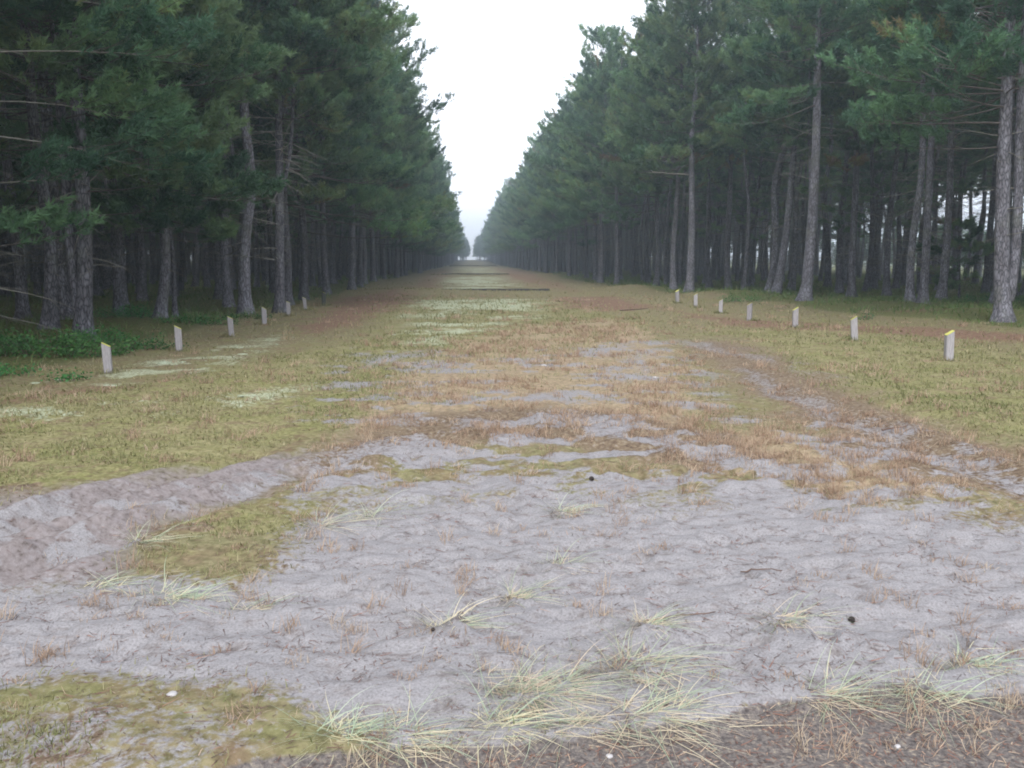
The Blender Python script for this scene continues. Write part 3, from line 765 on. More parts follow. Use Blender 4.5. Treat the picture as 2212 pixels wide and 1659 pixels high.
def edge_row(side, y0, y1, group, named):
    y = y0; k = 0
    while y < y1:
        if side < 0:
            x = -6.9 + rng0.normal() * 0.4
        else:
            x = np.interp(y, [30, 48, 75, 150, 400], [12.4, 11.0, 10.2, 9.6, 9.2]) + rng0.normal() * 0.4
        if free(x, y, 2.6):
            v = rng0.randint(4)
            s = 0.86 + 0.24 * rng0.rand()
            rz = (0 if side < 0 else PI) + rng0.normal() * 0.5
            nm = "left" if side < 0 else "right"
            if k < len(ORD):
                lab = "%s %s" % (ORD[k], named)
            else:
                lab = "hazy small looking pine in the far part of the %s forest edge" % nm
            put((EDGEL if side < 0 else EDGE)[v], x, y, rz, s, lab, group, (EL1 if side < 0 else E1)[v]); TAKEN.append((x, y)); k += 1
        y += 4.2 + 1.6 * rng0.rand()
edge_row(-1, 34.5, 190, GL, "left edge pine beyond the slim trunk with the forked limb")
edge_row(1, 55.5, 190, GR, "right edge pine beyond the slim trunk beside the crooked limb")

far_pts = []
def inner_rows():
    cand = []
    for side in (-1, 1):
        for r in range(0, 17 if side < 0 else 11):
            for k in range(-4, 122):
                y = 3.0 + k * 3.7 + (r % 2) * 1.8 + rng0.normal() * 0.6
                e = -9.8 if side < 0 else np.interp(y, [0, 24, 35, 48, 75, 150], [21, 18.4, 16.6, 14.0, 13.0, 12.6])
                x = (e + side * (r * 3.7) + rng0.normal() * 0.6)
                cand.append((x, y, side))
    inn = []
    for x, y, side in cand:
        if not free(x, y, 1.9):
            continue
        d = math.hypot(x, y); u = 1015 + FOC * x / max(y, 0.5)
        # those in frame and not buried deep are trees of their own
        dep = abs(x) - (9 if side < 0 else 13)
        if y < 1 and abs(x) < 14:
            continue
        inn.append((d + 1.6 * max(dep, 0) + (0 if -60 < u < 2290 else 1e4), x, y, side))
    inn.sort()
    for k, (sc_, x, y, side) in enumerate(inn):
        TAKEN.append((x, y))
        if k < 205 and sc_ < 9e3:
            v = rng0.randint(4); K, F = INNER, I1
            if (side < 0 and rng0.rand() < 0.6) or (side > 0 and rng0.rand() < 0.12):
                v = rng0.randint(3); K, F = LOWER, L1
            put(K[v], x, y, rng0.rand() * 6.28, 0.9 + 0.2 * rng0.rand(), "straight bare pine trunk inside the dark %s forest behind its edge row" % ("left" if side < 0 else "right"),
                "inner pines of the %s forest" % ("left" if side < 0 else "right"), F[v], (rng0.normal() * 0.02, rng0.normal() * 0.02))
        else:
            far_pts.append((x, y))
inner_rows()
y = 190.0
while y < 470:                                   # the farthest edge pines run together
    far_pts.append((-6.9 + rng0.normal() * 0.4, y)); far_pts.append((9.5 + rng0.normal() * 0.4, y + 2)); y += 4.6

def small_far():
    t = copy_thing(EDGE[0], (-2.9, 330.0, hz(-2.9, 330.0)), 0.4, 0.32)
    tag(t, "small pale pine alone in the mist at the far end of the clearing", "pine tree")
small_far()

def far_forest():
    """all the pines too deep or too far to tell apart, as one mass"""
    pts = np.array(far_pts); n = len(pts)
    end = np.array([(q * (2.2 + 6.5 * rng0.rand()) + 1.0, 395 + 85 * rng0.rand()) for q in (-1, 1) for _ in range(34)])   # low pines closing the far end
    pts = np.vstack([pts, end]); ne = len(end); n += ne
    small = np.array([(54 + 7 * rng0.rand(), 44 + 95 * rng0.rand()) for _ in range(110)])      # young regrowth on the far right side
    pts = np.vstack([pts, small]); ns = len(small); n += ns
    z = height(pts[:, 0], pts[:, 1]) - 0.02
    me = bpy.data.meshes.new("distant_forest")
    me.from_pydata([(a, b, c) for (a, b), c in zip(pts, z)], [], [])
    kind = rng0.randint(0, 4, n).astype(np.int32)
    edge = ((pts[:, 1] > 185) & (np.abs(pts[:, 0]) < 10.6))
    kind[edge] += 4
    low = ~edge & (((pts[:, 0] < 0) & (rng0.rand(n) < 0.65)) | ((pts[:, 0] > 40) & (pts[:, 1] > 95) & (rng0.rand(n) < 0.5)))
    kind[low] = 8 + rng0.randint(0, 3, low.sum())
    kind[-ns - ne:-ns] = 4 + rng0.randint(0, 4, ne)
    kind[-ns:] = 8 + rng0.randint(0, 3, ns)
    size = 0.9 + 0.2 * rng0.rand(n); size[-ns - ne:-ns] = 0.35 + 0.3 * rng0.rand(ne); size[-ns:] = 0.26 + 0.12 * rng0.rand(ns)
    rz = np.where(edge, np.where(pts[:, 0] < 0, 0, PI) + rng0.normal(size=n) * 0.5, rng0.rand(n) * 6.28)
    for nm, tp, val in (("kind_index", 'INT', kind), ("turn", 'FLOAT', rz.astype(np.float32)), ("size", 'FLOAT', size.astype(np.float32))):
        a = me.attributes.new(nm, tp, 'POINT'); a.data.foreach_set("value", val)
    o = bpy.data.objects.new("distant_forest", me); COL.objects.link(o)
    ng = bpy.data.node_groups.new("forest_points", 'GeometryNodeTree')
    ng.interface.new_socket("Geometry", in_out='INPUT', socket_type='NodeSocketGeometry')
    ng.interface.new_socket("Geometry", in_out='OUTPUT', socket_type='NodeSocketGeometry')
    N, L = ng.nodes, ng.links
    gi, go, jn = N.new("NodeGroupInput"), N.new("NodeGroupOutput"), N.new("GeometryNodeJoinGeometry")

    def attr(nm, tp):
        a = N.new("GeometryNodeInputNamedAttribute"); a.data_type = tp; a.inputs["Name"].default_value = nm
        return a.outputs["Attribute"]
    ki, tu, si = attr("kind_index", 'INT'), attr("turn", 'FLOAT'), attr("size", 'FLOAT')
    cx = N.new("ShaderNodeCombineXYZ"); L.new(tu, cx.inputs[2])
    for k, root in enumerate(INNER + EDGE + LOWER):
        cmp_ = N.new("FunctionNodeCompare"); cmp_.data_type = 'INT'; cmp_.operation = 'EQUAL'
        ins = [s for s in cmp_.inputs if s.type == 'INT']
        L.new(ki, ins[0]); ins[1].default_value = k
        for ch in root.children:
            oi = N.new("GeometryNodeObjectInfo"); oi.inputs["Object"].default_value = ch; oi.transform_space = 'ORIGINAL'
            oi.inputs["As Instance"].default_value = True
            ip = N.new("GeometryNodeInstanceOnPoints")
            L.new(gi.outputs[0], ip.inputs["Points"]); L.new(cmp_.outputs[0], ip.inputs["Selection"]); L.new(oi.outputs["Geometry"], ip.inputs["Instance"])
            L.new(cx.outputs[0], ip.inputs["Rotation"]); L.new(si, ip.inputs["Scale"])
            L.new(ip.outputs[0], jn.inputs[0])
    L.new(jn.outputs[0], go.inputs[0])
    md = o.modifiers.new("forest_points", 'NODES'); md.node_group = ng
    tag(o, "dark mass of pines deep inside and far along both forests", "forest", kind="stuff")
far_forest()

# ------------------------------------------------------------------ marker posts
pp_l = [(3.4 * k + 10.45) for k in range(8)]
pp_r = [14.9, 18.6, 22.0, 25.5, 28.9, 32.0, 34.9]
def post(mat_, seed):
    rng = np.random.RandomState(seed)
    root = empty("marker_post", (0, 0, 0))
    a = Acc(); hw, hd, H, drop = 0.065, 0.055, 0.52, 0.075
    # a sawn post with eased edges; its top slopes down towards +X
    c = 0.010
    ring = [(-hw + c, -hd), (hw - c, -hd), (hw, -hd + c), (hw, hd - c), (hw - c, hd), (-hw + c, hd), (-hw, hd - c), (-hw, -hd + c)]
    lv = [-0.25, 0.0, 0.15, 0.3]
    v = []
    for z in lv:
        v += [(x * (1 + 0.04 * rng.normal() * 0.5), y, z) for x, y in ring]
    v += [(x, y, H - drop * (x + hw) / (2 * hw)) for x, y in ring]
    m = 8; q = []
    for k in range(len(lv)):
        q += [(k * m + j, k * m + (j + 1) % m, (k + 1) * m + (j + 1) % m, (k + 1) * m + j) for j in range(m)]
    top = len(v); v.append((0, 0, H - drop / 2))
    t = [(len(lv) * m + j, len(lv) * m + (j + 1) % m, top) for j in range(m)]
    a.add(v, q, t); a.build("shaft", mat_, root, smooth=False)
    b = Acc(); e = 0.003; s = []
    for dz in (0.004, 0.012):
        s += [(x * 0.97 + (0.004 if x > 0 else 0), y * 0.95, H - drop * (x + hw) / (2 * hw) + dz) for x, y in ring]
    q = [(j, (j + 1) % m, m + (j + 1) % m, m + j) for j in range(m)] + [(m, m + 1, m + 2, m + 7), (m + 7, m + 2, m + 3, m + 6), (m + 6, m + 3, m + 4, m + 5)]
    b.add(s, q); b.build("painted_top", M_YELLOW, root, smooth=False)
    return root
first = [True]
P0 = post(M_POST, 3)
nr = ["nearest", "second nearest", "third nearest", "fourth nearest", "fifth nearest", "sixth nearest", "seventh nearest", "farthest"]
rngp = np.random.RandomState(9)
for side, ys, x in ((-1, pp_l, -5.42), (1, pp_r, 8.0)):
    for k, y in enumerate(ys):
        dark = side < 0 and k == 7
        xx = x + rngp.normal() * 0.04
        loc = (xx, y, hz(xx, y) - 0.01)
        rz = (0 if side < 0 else PI) + rngp.normal() * 0.15 + (0.25 if side < 0 else -0.25)
        tl = (rngp.normal() * 0.025, rngp.normal() * 0.025 + (-0.03 if side < 0 else 0.03))
        if dark:
            o = post(M_POSTDARK, 5); o.location = loc; o.rotation_euler = (tl[0], tl[1], rz)
        elif first[0]:
            first[0] = False; o = P0; o.location = loc; o.rotation_euler = (tl[0], tl[1], rz)
        else:
            o = copy_thing(P0, loc, rz, (0.90 if side < 0 else 1.0) + 0.04 * rngp.normal(), tl)
        nm = "left" if side < 0 else "right"
        w_ = nr[k] if k < len(ys) - 1 else "farthest"
        col = "dark stained wooden post" if dark else "weathered grey post with sloping yellow top"
        tag(o, "%s, %s of the %s row" % (col, w_, nm), "marker post", "marker posts along the %s of the clearing" % nm)

# ------------------------------------------------------------------ low dark timber barriers across the clearing
def barrier(x0, x1, y, h, label, dy=0.0):
    xm = (x0 + x1) / 2; z = min(hz(x0 + (x1 - x0) * t, y) for t in (0.6, 0.8, 1))
    root = empty("timber_barrier", (xm, y, z), math.atan2(dy, x1 - x0))
    L = x1 - x0; a = Acc(); n = 24; v = []
    rng = np.random.RandomState(int(y))
    for k in range(n + 1):
        x = -L / 2 + L * k / n; jz = 0.006 * rng.normal()
        v += [(x, -0.035, -0.12), (x, 0.035, -0.12), (x, 0.035, h - 0.008 + jz), (x, 0.027, h + jz), (x, -0.027, h + jz), (x, -0.035, h - 0.008 + jz)]
    q = [(k * 6 + j, k * 6 + (j + 1) % 6, (k + 1) * 6 + (j + 1) % 6, (k + 1) * 6 + j) for k in range(n) for j in range(6)]
    q += [(0, 1, 2, 5), (5, 2, 3, 4), (n * 6, n * 6 + 1, n * 6 + 2, n * 6 + 5), (n * 6 + 5, n * 6 + 2, n * 6 + 3, n * 6 + 4)]
    a.add(v, q); a.build("board", M_TIMBER, root, smooth=False)
    for k in range(int(L / 1.4) + 1):
        s = Acc(); x = -L / 2 + 0.1 + (L - 0.2) * k / int(L / 1.4)
        s.tube([(x, 0.075, -0.3), (x, 0.075, h - 0.02), (x, 0.075, h + 0.01)], [0.032, 0.032, 0.026], 8)
        s.build("stake", M_TIMBER, root)
    tag(root, label, "timber barrier", "low timber barriers across the clearing")
barrier(-1.6, 4.35, 49.8, 0.12, "nearest low dark board across the clearing, its left end sinking into the grass")
barrier(-3.2, 4.4, 104.0, 0.15, "second low dark board across the clearing, whole length showing")
barrier(-5.0, 6.6, 226.0, 0.28, "farthest low dark board across the clearing, near its hazy end")

# ------------------------------------------------------------------ marram tufts on the sand
def marram(u, v, n, ln, spread, lean, straw, label, seed):
    rng = np.random.RandomState(seed)
    x, y = unp(u, v)
    root_z = hz(x, y)
    o_acc = Acc()
    n = int(n * 2.1); ln *= 0.92
    az = rng.rand(n) * 6.283
    az = np.where(rng.rand(n) < 0.55, lean + rng.normal(size=n) * 0.45 + PI * (rng.rand(n) < 0.4), az)
    b = rng.normal(size=(n, 3)) * np.array([spread, spread * 0.8, 0]); b[:, 2] = -0.015
    b[:, 2] += height(b[:, 0] + x, b[:, 1] + y) - root_z
    el = 0.08 + 0.70 * rng.rand(n) ** 1.8
    L = ln * (0.4 + 0.75 * rng.rand(n))
    tint = np.where(rng.rand(n) < straw, 0.6 + 0.4 * rng.rand(n), 0.45 * rng.rand(n))
    el = np.where(tint > 0.55, el * 0.5, el)
    ribbons(o_acc, b, az, el, L, 0.0022 + 0.0020 * rng.rand(n), el * 1.15 + 0.25 * rng.rand(n), tint, 7, 0.9, rng)
    m = n                                                   # dead thatch round the foot
    b = rng.normal(size=(m, 3)) * np.array([spread * 1.3, spread, 0]); b[:, 2] = height(b[:, 0] + x, b[:, 1] + y) - root_z - 0.006
    ribbons(o_acc, b, rng.rand(m) * 6.283, 0.3 * rng.rand(m), 0.05 + 0.10 * rng.rand(m), 0.0022 + 0.0015 * rng.rand(m), 0.3 * rng.rand(m), 0.75 + 0.25 * rng.rand(m), 3, 0.9, rng)
    o = o_acc.build("grass_tuft", M_MARRAM)
    o.location = (x, y, root_z)
    tag(o, label, "grass tuft", "marram grass tufts on the sand")
T = [
    (1140, 1500, 150, 0.38, 0.085, 0.05, 0.38, "largest tuft of pale green marram grass, at the middle of the near sand edge"),
    (1085, 1560, 60, 0.34, 0.05, 0.1, 0.65, "straw coloured grass tuft with orange base, just below the largest marram tuft"),
    (1370, 1440, 95, 0.42, 0.075, -0.1, 0.38, "long drooping marram tuft right of the largest tuft, blades trailing both ways"),
    (1395, 1545, 80, 0.44, 0.07, 0.0, 0.55, "low marram tuft with straw blades lying along the dark path edge, right of centre"),
    (1250, 1550, 50, 0.42, 0.06, 0.05, 0.7, "flattened straw grass tuft between the largest tuft and the low one by the path"),
    (1110, 1278, 55, 0.34, 0.030, 0.2, 0.4, "upright marram tuft alone in the middle of the open sand"),
    (1205, 1218, 40, 0.32, 0.025, 0.0, 0.45, "small drooping marram tuft behind the upright one in the middle of the sand"),
    (1215, 1105, 40, 0.36, 0.03, 0.15, 0.35, "farthest small marram tuft on the sand, straight behind the others"),
    (960, 1352, 40, 0.36, 0.035, 0.05, 0.6, "low spread tuft beside a small dark cone on the sand"),
    (795, 1112, 50, 0.42, 0.04, 0.2, 0.3, "pale grey green marram tuft right of the brown moss patch"),
    (690, 1135, 40, 0.46, 0.04, 0.05, 0.6, "straw blades lying at the right end of the brown moss patch"),
    (375, 1292, 60, 0.34, 0.06, 0.15, 0.35, "green marram tuft below the brown moss patch on the left"),
    (530, 1305, 34, 0.28, 0.03, 0.2, 0.35, "sparse marram tuft right of the green one below the moss patch"),
    (735, 1575, 60, 0.36, 0.045, 0.15, 0.45, "blue green marram tuft beside the mossy corner at the bottom left"),
    (865, 1595, 55, 0.36, 0.05, 0.0, 0.5, "marram tuft on the path edge between the mossy corner and the largest tuft"),
    (1700, 1345, 45, 0.36, 0.035, 0.2, 0.4, "marram tuft on bare sand left of the dark round cone"),
    (1395, 1360, 40, 0.28, 0.03, 0.2, 0.4, "short marram tuft growing with an orange dry clump, in the right half of the sand"),
    (1790, 1485, 60, 0.40, 0.045, 0.05, 0.4, "marram tuft with blue green upright blades, left of the brown dry clump at the path"),
    (1995, 1480, 65, 0.40, 0.05, 0.1, 0.45, "marram tuft right of the brown dry clump at the right end of the path edge"),
    (2090, 1430, 45, 0.32, 0.04, 0.1, 0.35, "marram tuft farthest to the right, set back from the path edge"),
    (300, 1180, 26, 0.40, 0.03, 0.1, 0.2, "few flat green blades at the left end of the brown moss patch"),
    (215, 1270, 26, 0.32, 0.05, 0.1, 0.4, "thin green grass tuft farthest left on the sand, by the wheel track"),
]
for k, t in enumerate(T):
    marram(*t, seed=200 + k)

# ------------------------------------------------------------------ ground cover nobody could count
def scatter(n, rng, y0=2.6, y1=60.0, power=2.0, xr=None):
    """ground points in a wedge in front of the camera (wider than its view), denser near it"""
    t = rng.rand(n)
    y = y0 * (y1 / y0) ** (t ** (1 / 1.0)) if power == 0 else (y0 ** (2 - power) + t * (y1 ** (2 - power) - y0 ** (2 - power))) ** (1 / (2 - power)) if power != 2 else y0 * (y1 / y0) ** t
    half = 0.75 * y + 1.5
    x = (rng.rand(n) * 2 - 1) * half
    return x, y

def short_grass():
    rng = np.random.RandomState(301); a = Acc()
    x, y = scatter(420000, rng, 2.7, 75)
    z = zones(x, y)
    wgt = np.clip(0.30 * (1 - z['sand']) * (1 - z['track']) + 0.9 * z['moss'] - 0.35 * z['lichen'] - 0.15 * z['rust'] - 0.55 * z['debris'], 0, 1) * (1 - z['path']) * (1 - 0.92 * z['sand'] * (1 - z['moss'])) * (1 - 0.7 * z['forest'])
    cl = fbm(x * 2.5, y * 2.5, 61, 3)
    keep = rng.rand(len(x)) < wgt * sstep(0.30, 0.62, cl)
    x, y, cl = x[keep], y[keep], cl[keep]; z = {k: v[keep] for k, v in z.items()}
    feet = [(-5.42, q) for q in pp_l] + [(8.0, q) for q in pp_r]
    ex = np.concatenate([fx_ + 0.10 * rng.normal(size=150) for fx_, fy_ in feet] + [a_ + (b_ - a_) * rng.rand(420) ** 1.4 for a_, b_ in ((-3.5, 4.4), (-4.3, 4.8), (-6, 7))])
    ey = np.concatenate([fy_ + 0.10 * rng.normal(size=150) for fx_, fy_ in feet] + [q - 0.06 - (0.1 + 0.012 * q) * np.abs(rng.normal(size=420)) for q in (49.8, 104.0, 226.0)])
    x = np.concatenate([x, ex]); y = np.concatenate([y, ey]); cl = np.concatenate([cl, 0.75 + 0.3 * rng.rand(len(ex))]); z = zones(x, y)
    n = len(x); d = np.hypot(x, y)
    h = height(x, y, z)
    L = (0.012 + 0.034 * rng.rand(n) ** 2) * (1 + 0.075 * np.minimum(d, 30)) * (0.6 + 0.8 * cl)
    tint = np.clip(0.10 + 0.75 * fbm(x * 0.7, y * 0.7, 62, 4) + 0.16 * rng.normal(size=n) + 0.15 * z['orange'] - 0.1 * z['moss'], 0, 1)
    ribbons(a, np.stack([x, y, h - 0.004], -1), rng.rand(n) * 6.283, 0.6 + 0.8 * rng.rand(n), L, 0.0022 + 0.0011 * d * 0.6, 0.6 + rng.rand(n), tint, 2, 0, rng)
    o = a.build("short_grass", M_GRASS)
    tag(o, "short yellow green grass and moss of the clearing", "grass", kind="stuff")

def dry_grass():
    rng = np.random.RandomState(302); a = Acc()
    x, y = scatter(26000, rng, 2.9, 42)
    z = zones(x, y)
    wgt = np.clip(0.9 * z['orange'] + 0.30 * z['debris'] + 0.012 * z['sand'] + 0.05 * (1 - z['forest']) + 0.10 * z['moss'] + 0.25 * z['moss'] * (y < 5.6), 0, 1) * (1 - z['path'] * 0.9) * (1 - 0.6 * z['track']) * (1 - 0.6 * z['lichen'])
    edge = np.exp(-((np.abs(z['path'] - 0.5) - 0.1) / 0.4) ** 2) * (z['path'] > 0.01) + 0.03 * z['path']
    wgt = np.clip(wgt + 0.35 * edge, 0, 1)
    cl = fbm(x * 1.1, y * 1.1, 63, 3)
    keep = rng.rand(len(x)) < wgt * sstep(0.34, 0.6, cl)
    x, y = x[keep], y[keep]
    d = np.hypot(x, y); m = len(x)
    nb = 26
    X = np.repeat(x, nb) + rng.normal(size=m * nb) * np.repeat(0.020 + 0.0022 * d, nb)
    Y = np.repeat(y, nb) + rng.normal(size=m * nb) * np.repeat(0.020 + 0.0022 * d, nb)
    D = np.repeat(d, nb); sz = np.repeat(0.45 + 1.0 * rng.rand(m) ** 1.5, nb); n = len(X)
    h = height(X, Y)
    L = (0.035 + 0.05 * rng.rand(n)) * sz * (1 + 0.035 * D)
    onp = z['path'][keep]
    tint = np.clip(np.repeat(0.2 + 0.6 * rng.rand(m) + 0.45 * onp, nb) + 0.15 * rng.normal(size=n), 0, 1)
    ribbons(a, np.stack([X, Y, h - 0.004], -1), rng.rand(n) * 6.283, 0.5 + 1.0 * rng.rand(n), L, 0.0013 + 0.00040 * D, 0.4 + 0.8 * rng.rand(n), tint, 2, 0, rng)
    o = a.build("dry_grass", M_DRY)
    tag(o, "fine orange dry hair grass in the middle of the clearing", "grass", kind="stuff")

def lichen():
    rng = np.random.RandomState(303); a = Acc()
    import bmesh
    bm = bmesh.new(); bmesh.ops.create_icosphere(bm, subdivisions=2, radius=1.0)
    bm.verts.ensure_lookup_table()
    sv = np.array([v.co[:] for v in bm.verts]); sf = np.array([[q.index for q in f.verts] for f in bm.faces]); bm.free()
    x, y = scatter(20000, rng, 4, 60)
    z = zones(x, y)
    keep = rng.rand(len(x)) < np.clip(z['lichen'] * 0.5 * sstep(0.40, 0.62, fbm(x * 1.6, y * 1.6, 64)) + 0.001 * z['moss'], 0, 1)
    x, y = x[keep], y[keep]; h = height(x, y); d = np.hypot(x, y)
    for k in range(len(x)):
        s = (0.014 + 0.04 * rng.rand() ** 3) * (1 + 0.015 * d[k])
        v = sv * (1 + 0.35 * (rng.rand(len(sv), 1) - 0.5)) * np.array([s * (0.8 + 0.8 * rng.rand()), s * (0.7 + 0.5 * rng.rand()), s * 0.32]) + [x[k], y[k], h[k]]
        a.add(v, None, sf)
    o = a.build("lichen", M_LICHEN)
    tag(o, "pale cushions of reindeer lichen scattered in the clearing", "lichen", kind="stuff")

def litter():
    rng = np.random.RandomState(304); a = Acc()
    x, y = scatter(170000, rng, 2.5, 26)
    z = zones(x, y)
    wgt = np.clip(0.5 * z['sand'] * sstep(0.56, 0.40, fbm(x * 5.5, y * 7.5, 44, 2)) + 0.04 * z['sand'] + 0.5 * z['debris'] + 0.25 * z['track'] * sstep(0.45, 0.6, fbm(x * 2, y * 2, 66)) + 0.45 * z['path'] + 0.06, 0, 1)
    keep = rng.rand(len(x)) < wgt
    x, y = x[keep], y[keep]; zp = z['path'][keep]; n = len(x); h = height(x, y); d = np.hypot(x, y)
    L = (0.018 + 0.05 * rng.rand(n) ** 2.5) * (1 + 0.05 * d)
    tint = np.clip(0.36 + 0.25 * rng.normal(size=n) + zp * 0.45 * (rng.rand(n) < 0.6), 0, 1)
    ribbons(a, np.stack([x, y, h + 0.002], -1), rng.rand(n) * 6.283, 0.12 * rng.normal(size=n), L, 0.0016 + 0.002 * rng.rand(n) + 0.0002 * d, 0.2 * rng.normal(size=n), tint, 2, 0.8, rng)
    o = a.build("needle_litter", M_LITTER)
    tag(o, "fallen pine needles, twigs and bits of straw on the sand", "litter", kind="stuff")

def undergrowth():
    rng = np.random.RandomState(305); a = Acc()
    x, y = scatter(150000, rng, 8, 95)
    z = zones(x, y)
    keep = rng.rand(len(x)) < z['forest'] * (0.15 + 0.85 * sstep(0.42, 0.6, fbm(x * 0.5, y * 0.5, 67))) * np.where(x > 0, 1.0, 0.75)
    x, y = x[keep], y[keep]; n = len(x); h = height(x, y); d = np.hypot(x, y)
    L = (0.07 + 0.16 * rng.rand(n)) * (1 + 0.01 * d)
    tint = np.clip(0.2 + 0.6 * fbm(x * 0.4, y * 0.4, 68) + 0.2 * rng.normal(size=n), 0, 1)
    ribbons(a, np.stack([x, y, h - 0.01], -1), rng.rand(n) * 6.283, 0.5 + 0.9 * rng.rand(n), L, 0.004 + 0.0006 * d, 0.8 + rng.rand(n), tint, 2, 0, rng)
    o = a.build("undergrowth", M_UNDER)
    tag(o, "dark green grass growing under the pines", "grass", kind="stuff")
short_grass(); dry_grass(); lichen(); litter(); undergrowth()

# ------------------------------------------------------------------ low leafy bushes at the forest foot
def bush(x, y, rx, ry, hh, n, label, seed, dark=0.0, leaf=0.05):
    rng = np.random.RandomState(seed); root = empty("bush", (x, y, hz(x, y)))
    st, lv = Acc(), Acc()
    ns = max(8, int(n / 40))
    P_, D_ = [], []
    for k in range(ns):
        a = rng.rand() * 6.28; r = math.sqrt(rng.rand())
        e = np.array([math.cos(a) * r * rx, math.sin(a) * r * ry, hh * (1 - 0.6 * r * r) * (0.6 + 0.5 * rng.rand())])
        b = e * [0.6, 0.6, 0] + [0, 0, -0.03]
        m = (b + e) / 2 + rng.normal(size=3) * 0.03
        st.tube([b, m, e], [0.007, 0.005, 0.002], 4, 0, False)
        for q in range(int(n / ns)):
            g = 0.25 + 0.75 * rng.rand()
            P_.append(b + (e - b) * g + rng.normal(size=3) * np.array([0.10, 0.10, 0.05])); D_.append(rng.normal(size=3) * [1, 1, 0.5] + [0, 0, 0.3])
    P_ = np.array(P_); D_ = np.array(D_); D_ /= np.linalg.norm(D_, axis=1, keepdims=True); m = len(P_)
    sd_ = np.cross(D_, rng.normal(size=(m, 3))); sd_ /= np.linalg.norm(sd_, axis=1, keepdims=True)
    L = leaf * (0.6 + 0.8 * rng.rand(m, 1)); W = L * 0.28
    v = np.stack([P_, P_ + D_ * L * 0.5 + sd_ * W, P_ + D_ * L, P_ + D_ * L * 0.5 - sd_ * W], 1).reshape(-1, 3)
    t = np.repeat(np.clip(0.5 - dark + 0.25 * rng.normal(size=m), 0, 1), 4)
    lv.add(v, np.arange(m * 4).reshape(-1, 4), None, t)
    st.build("stems", M_STICK, root); lv.build("leaves", M_BUSH, root, smooth=False)
    tag(root, label, "bush", "low bushes at the forest foot")
def bu(u, v, *a, **k):
    x, y = unp(u, v); bush(x, y, *a, **k)
bu(120, 770, 1.5, 0.7, 0.45, 2600, "wide bright green leafy bush left of the second nearest post of the left row", seed=401, leaf=0.06)
bu(-20, 760, 1.0, 0.7, 0.42, 1600, "bright green bush cut by the left border of the photo", seed=402, leaf=0.06)
bu(210, 745, 0.7, 0.5, 0.35, 1000, "bright green bush at the foot of the twin stemmed pine", seed=403, leaf=0.06)
bu(320, 755, 0.65, 0.35, 0.22, 700, "dark dull green low bush right of the second nearest post of the left row", seed=404, dark=0.45)
bu(290, 695, 1.0, 0.8, 0.38, 1300, "green bush between the twin stemmed pine and the next pale trunk", seed=405, dark=0.15)
bu(420, 705, 1.1, 0.6, 0.24, 1200, "low green bush right of the pale trunk, behind the third nearest left post", seed=406, dark=0.1)
bu(540, 690, 0.8, 0.5, 0.18, 700, "low green bush at the foot of the bent pine", seed=407, dark=0.15)
bu(150, 825, 0.22, 0.15, 0.13, 200, "tiny dark green plant at the left end of the lichen strip", seed=408, dark=0.2)
bu(20, 815, 0.5, 0.3, 0.20, 400, "small mixed green plant left of the lichen strip", seed=409, dark=0.1)
bu(1600, 655, 0.9, 0.6, 0.32, 900, "low green bush on the mound behind the middle posts of the right row", seed=410, dark=0.1)
bu(2150, 655, 1.8, 0.8, 0.40, 1600, "dark green bush left of the flared foot of the big pine on the right", seed=411, dark=0.4)
bu(1870, 690, 0.15, 0.1, 0.25, 120, "single dark weed behind the second nearest post of the right row", seed=412, dark=0.4)

# ------------------------------------------------------------------ small loose things
def lump(name, u, v, size, mat_, label, cat, seed, group=None, flat=0.6):
    import bmesh
    rng = np.random.RandomState(seed); x, y = unp(u, v)
    bm = bmesh.new(); bmesh.ops.create_icosphere(bm, subdivisions=3, radius=1.0)
    sv = np.array([q.co[:] for q in bm.verts]); sf = np.array([[q.index for q in f.verts] for f in bm.faces]); bm.free()
    k = 1 + 0.5 * (fbm(sv[:, 0] * 1.5 + seed, sv[:, 1] * 1.5 + sv[:, 2], seed) - 0.5)
    a = Acc(); a.add(sv * k[:, None] * np.array([size, size * 0.8, size * flat]), None, sf)
    o = a.build(name, mat_); o.location = (x, y, hz(x, y) + size * flat * 0.45); o.rotation_euler = (0, 0, rng.rand() * 6)
    tag(o, label, cat, group)

def cone(u, v, size, label, seed):
    """a pine cone: an egg of overlapping scales"""
    rng = np.random.RandomState(seed); x, y = unp(u, v); a = Acc()
    a.tube([(-size, 0, 0), (-0.4 * size, 0, 0), (0.4 * size, 0, 0), (size, 0, 0)], np.array([0.15, 0.45, 0.35, 0.05]) * size, 8)
    for k in range(60):
        t = k / 60; an = k * 2.39996; r = size * 0.6 * math.sin(PI * (0.12 + 0.83 * t)) ** 0.8; px = -size + 2 * size * t
        c = np.array([px, math.cos(an) * r, math.sin(an) * r]); e = np.array([0.35 * size, math.cos(an) * size * 0.18, math.sin(an) * size * 0.18])
        s = np.array([0, -math.sin(an), math.cos(an)]) * size * 0.18
        a.add([c * [1, 0.6, 0.6] - [0.1 * size, 0, 0], c + s, c + e, c - s, c + e * 0.6 + [0, math.cos(an) * size * 0.08, math.sin(an) * size * 0.08]], None, [(0, 1, 4), (1, 2, 4), (2, 3, 4), (3, 0, 4)])
    o = a.build("pine_cone", M_CONE, smooth=False); o.location = (x, y, hz(x, y) + size * 0.5); o.rotation_euler = (0, 0.1, rng.rand() * 3)
    tag(o, label, "pine cone", "dark cones on the sand")
cone(1840, 1337, 0.022, "round dark pine cone alone on the right half of the sand", 1)
cone(935, 1363, 0.013, "small dark pine cone under the low spread tuft", 2)
cone(1278, 1042, 0.026, "dark flat cone at the far edge of the sand, right of the clearing's middle", 3)
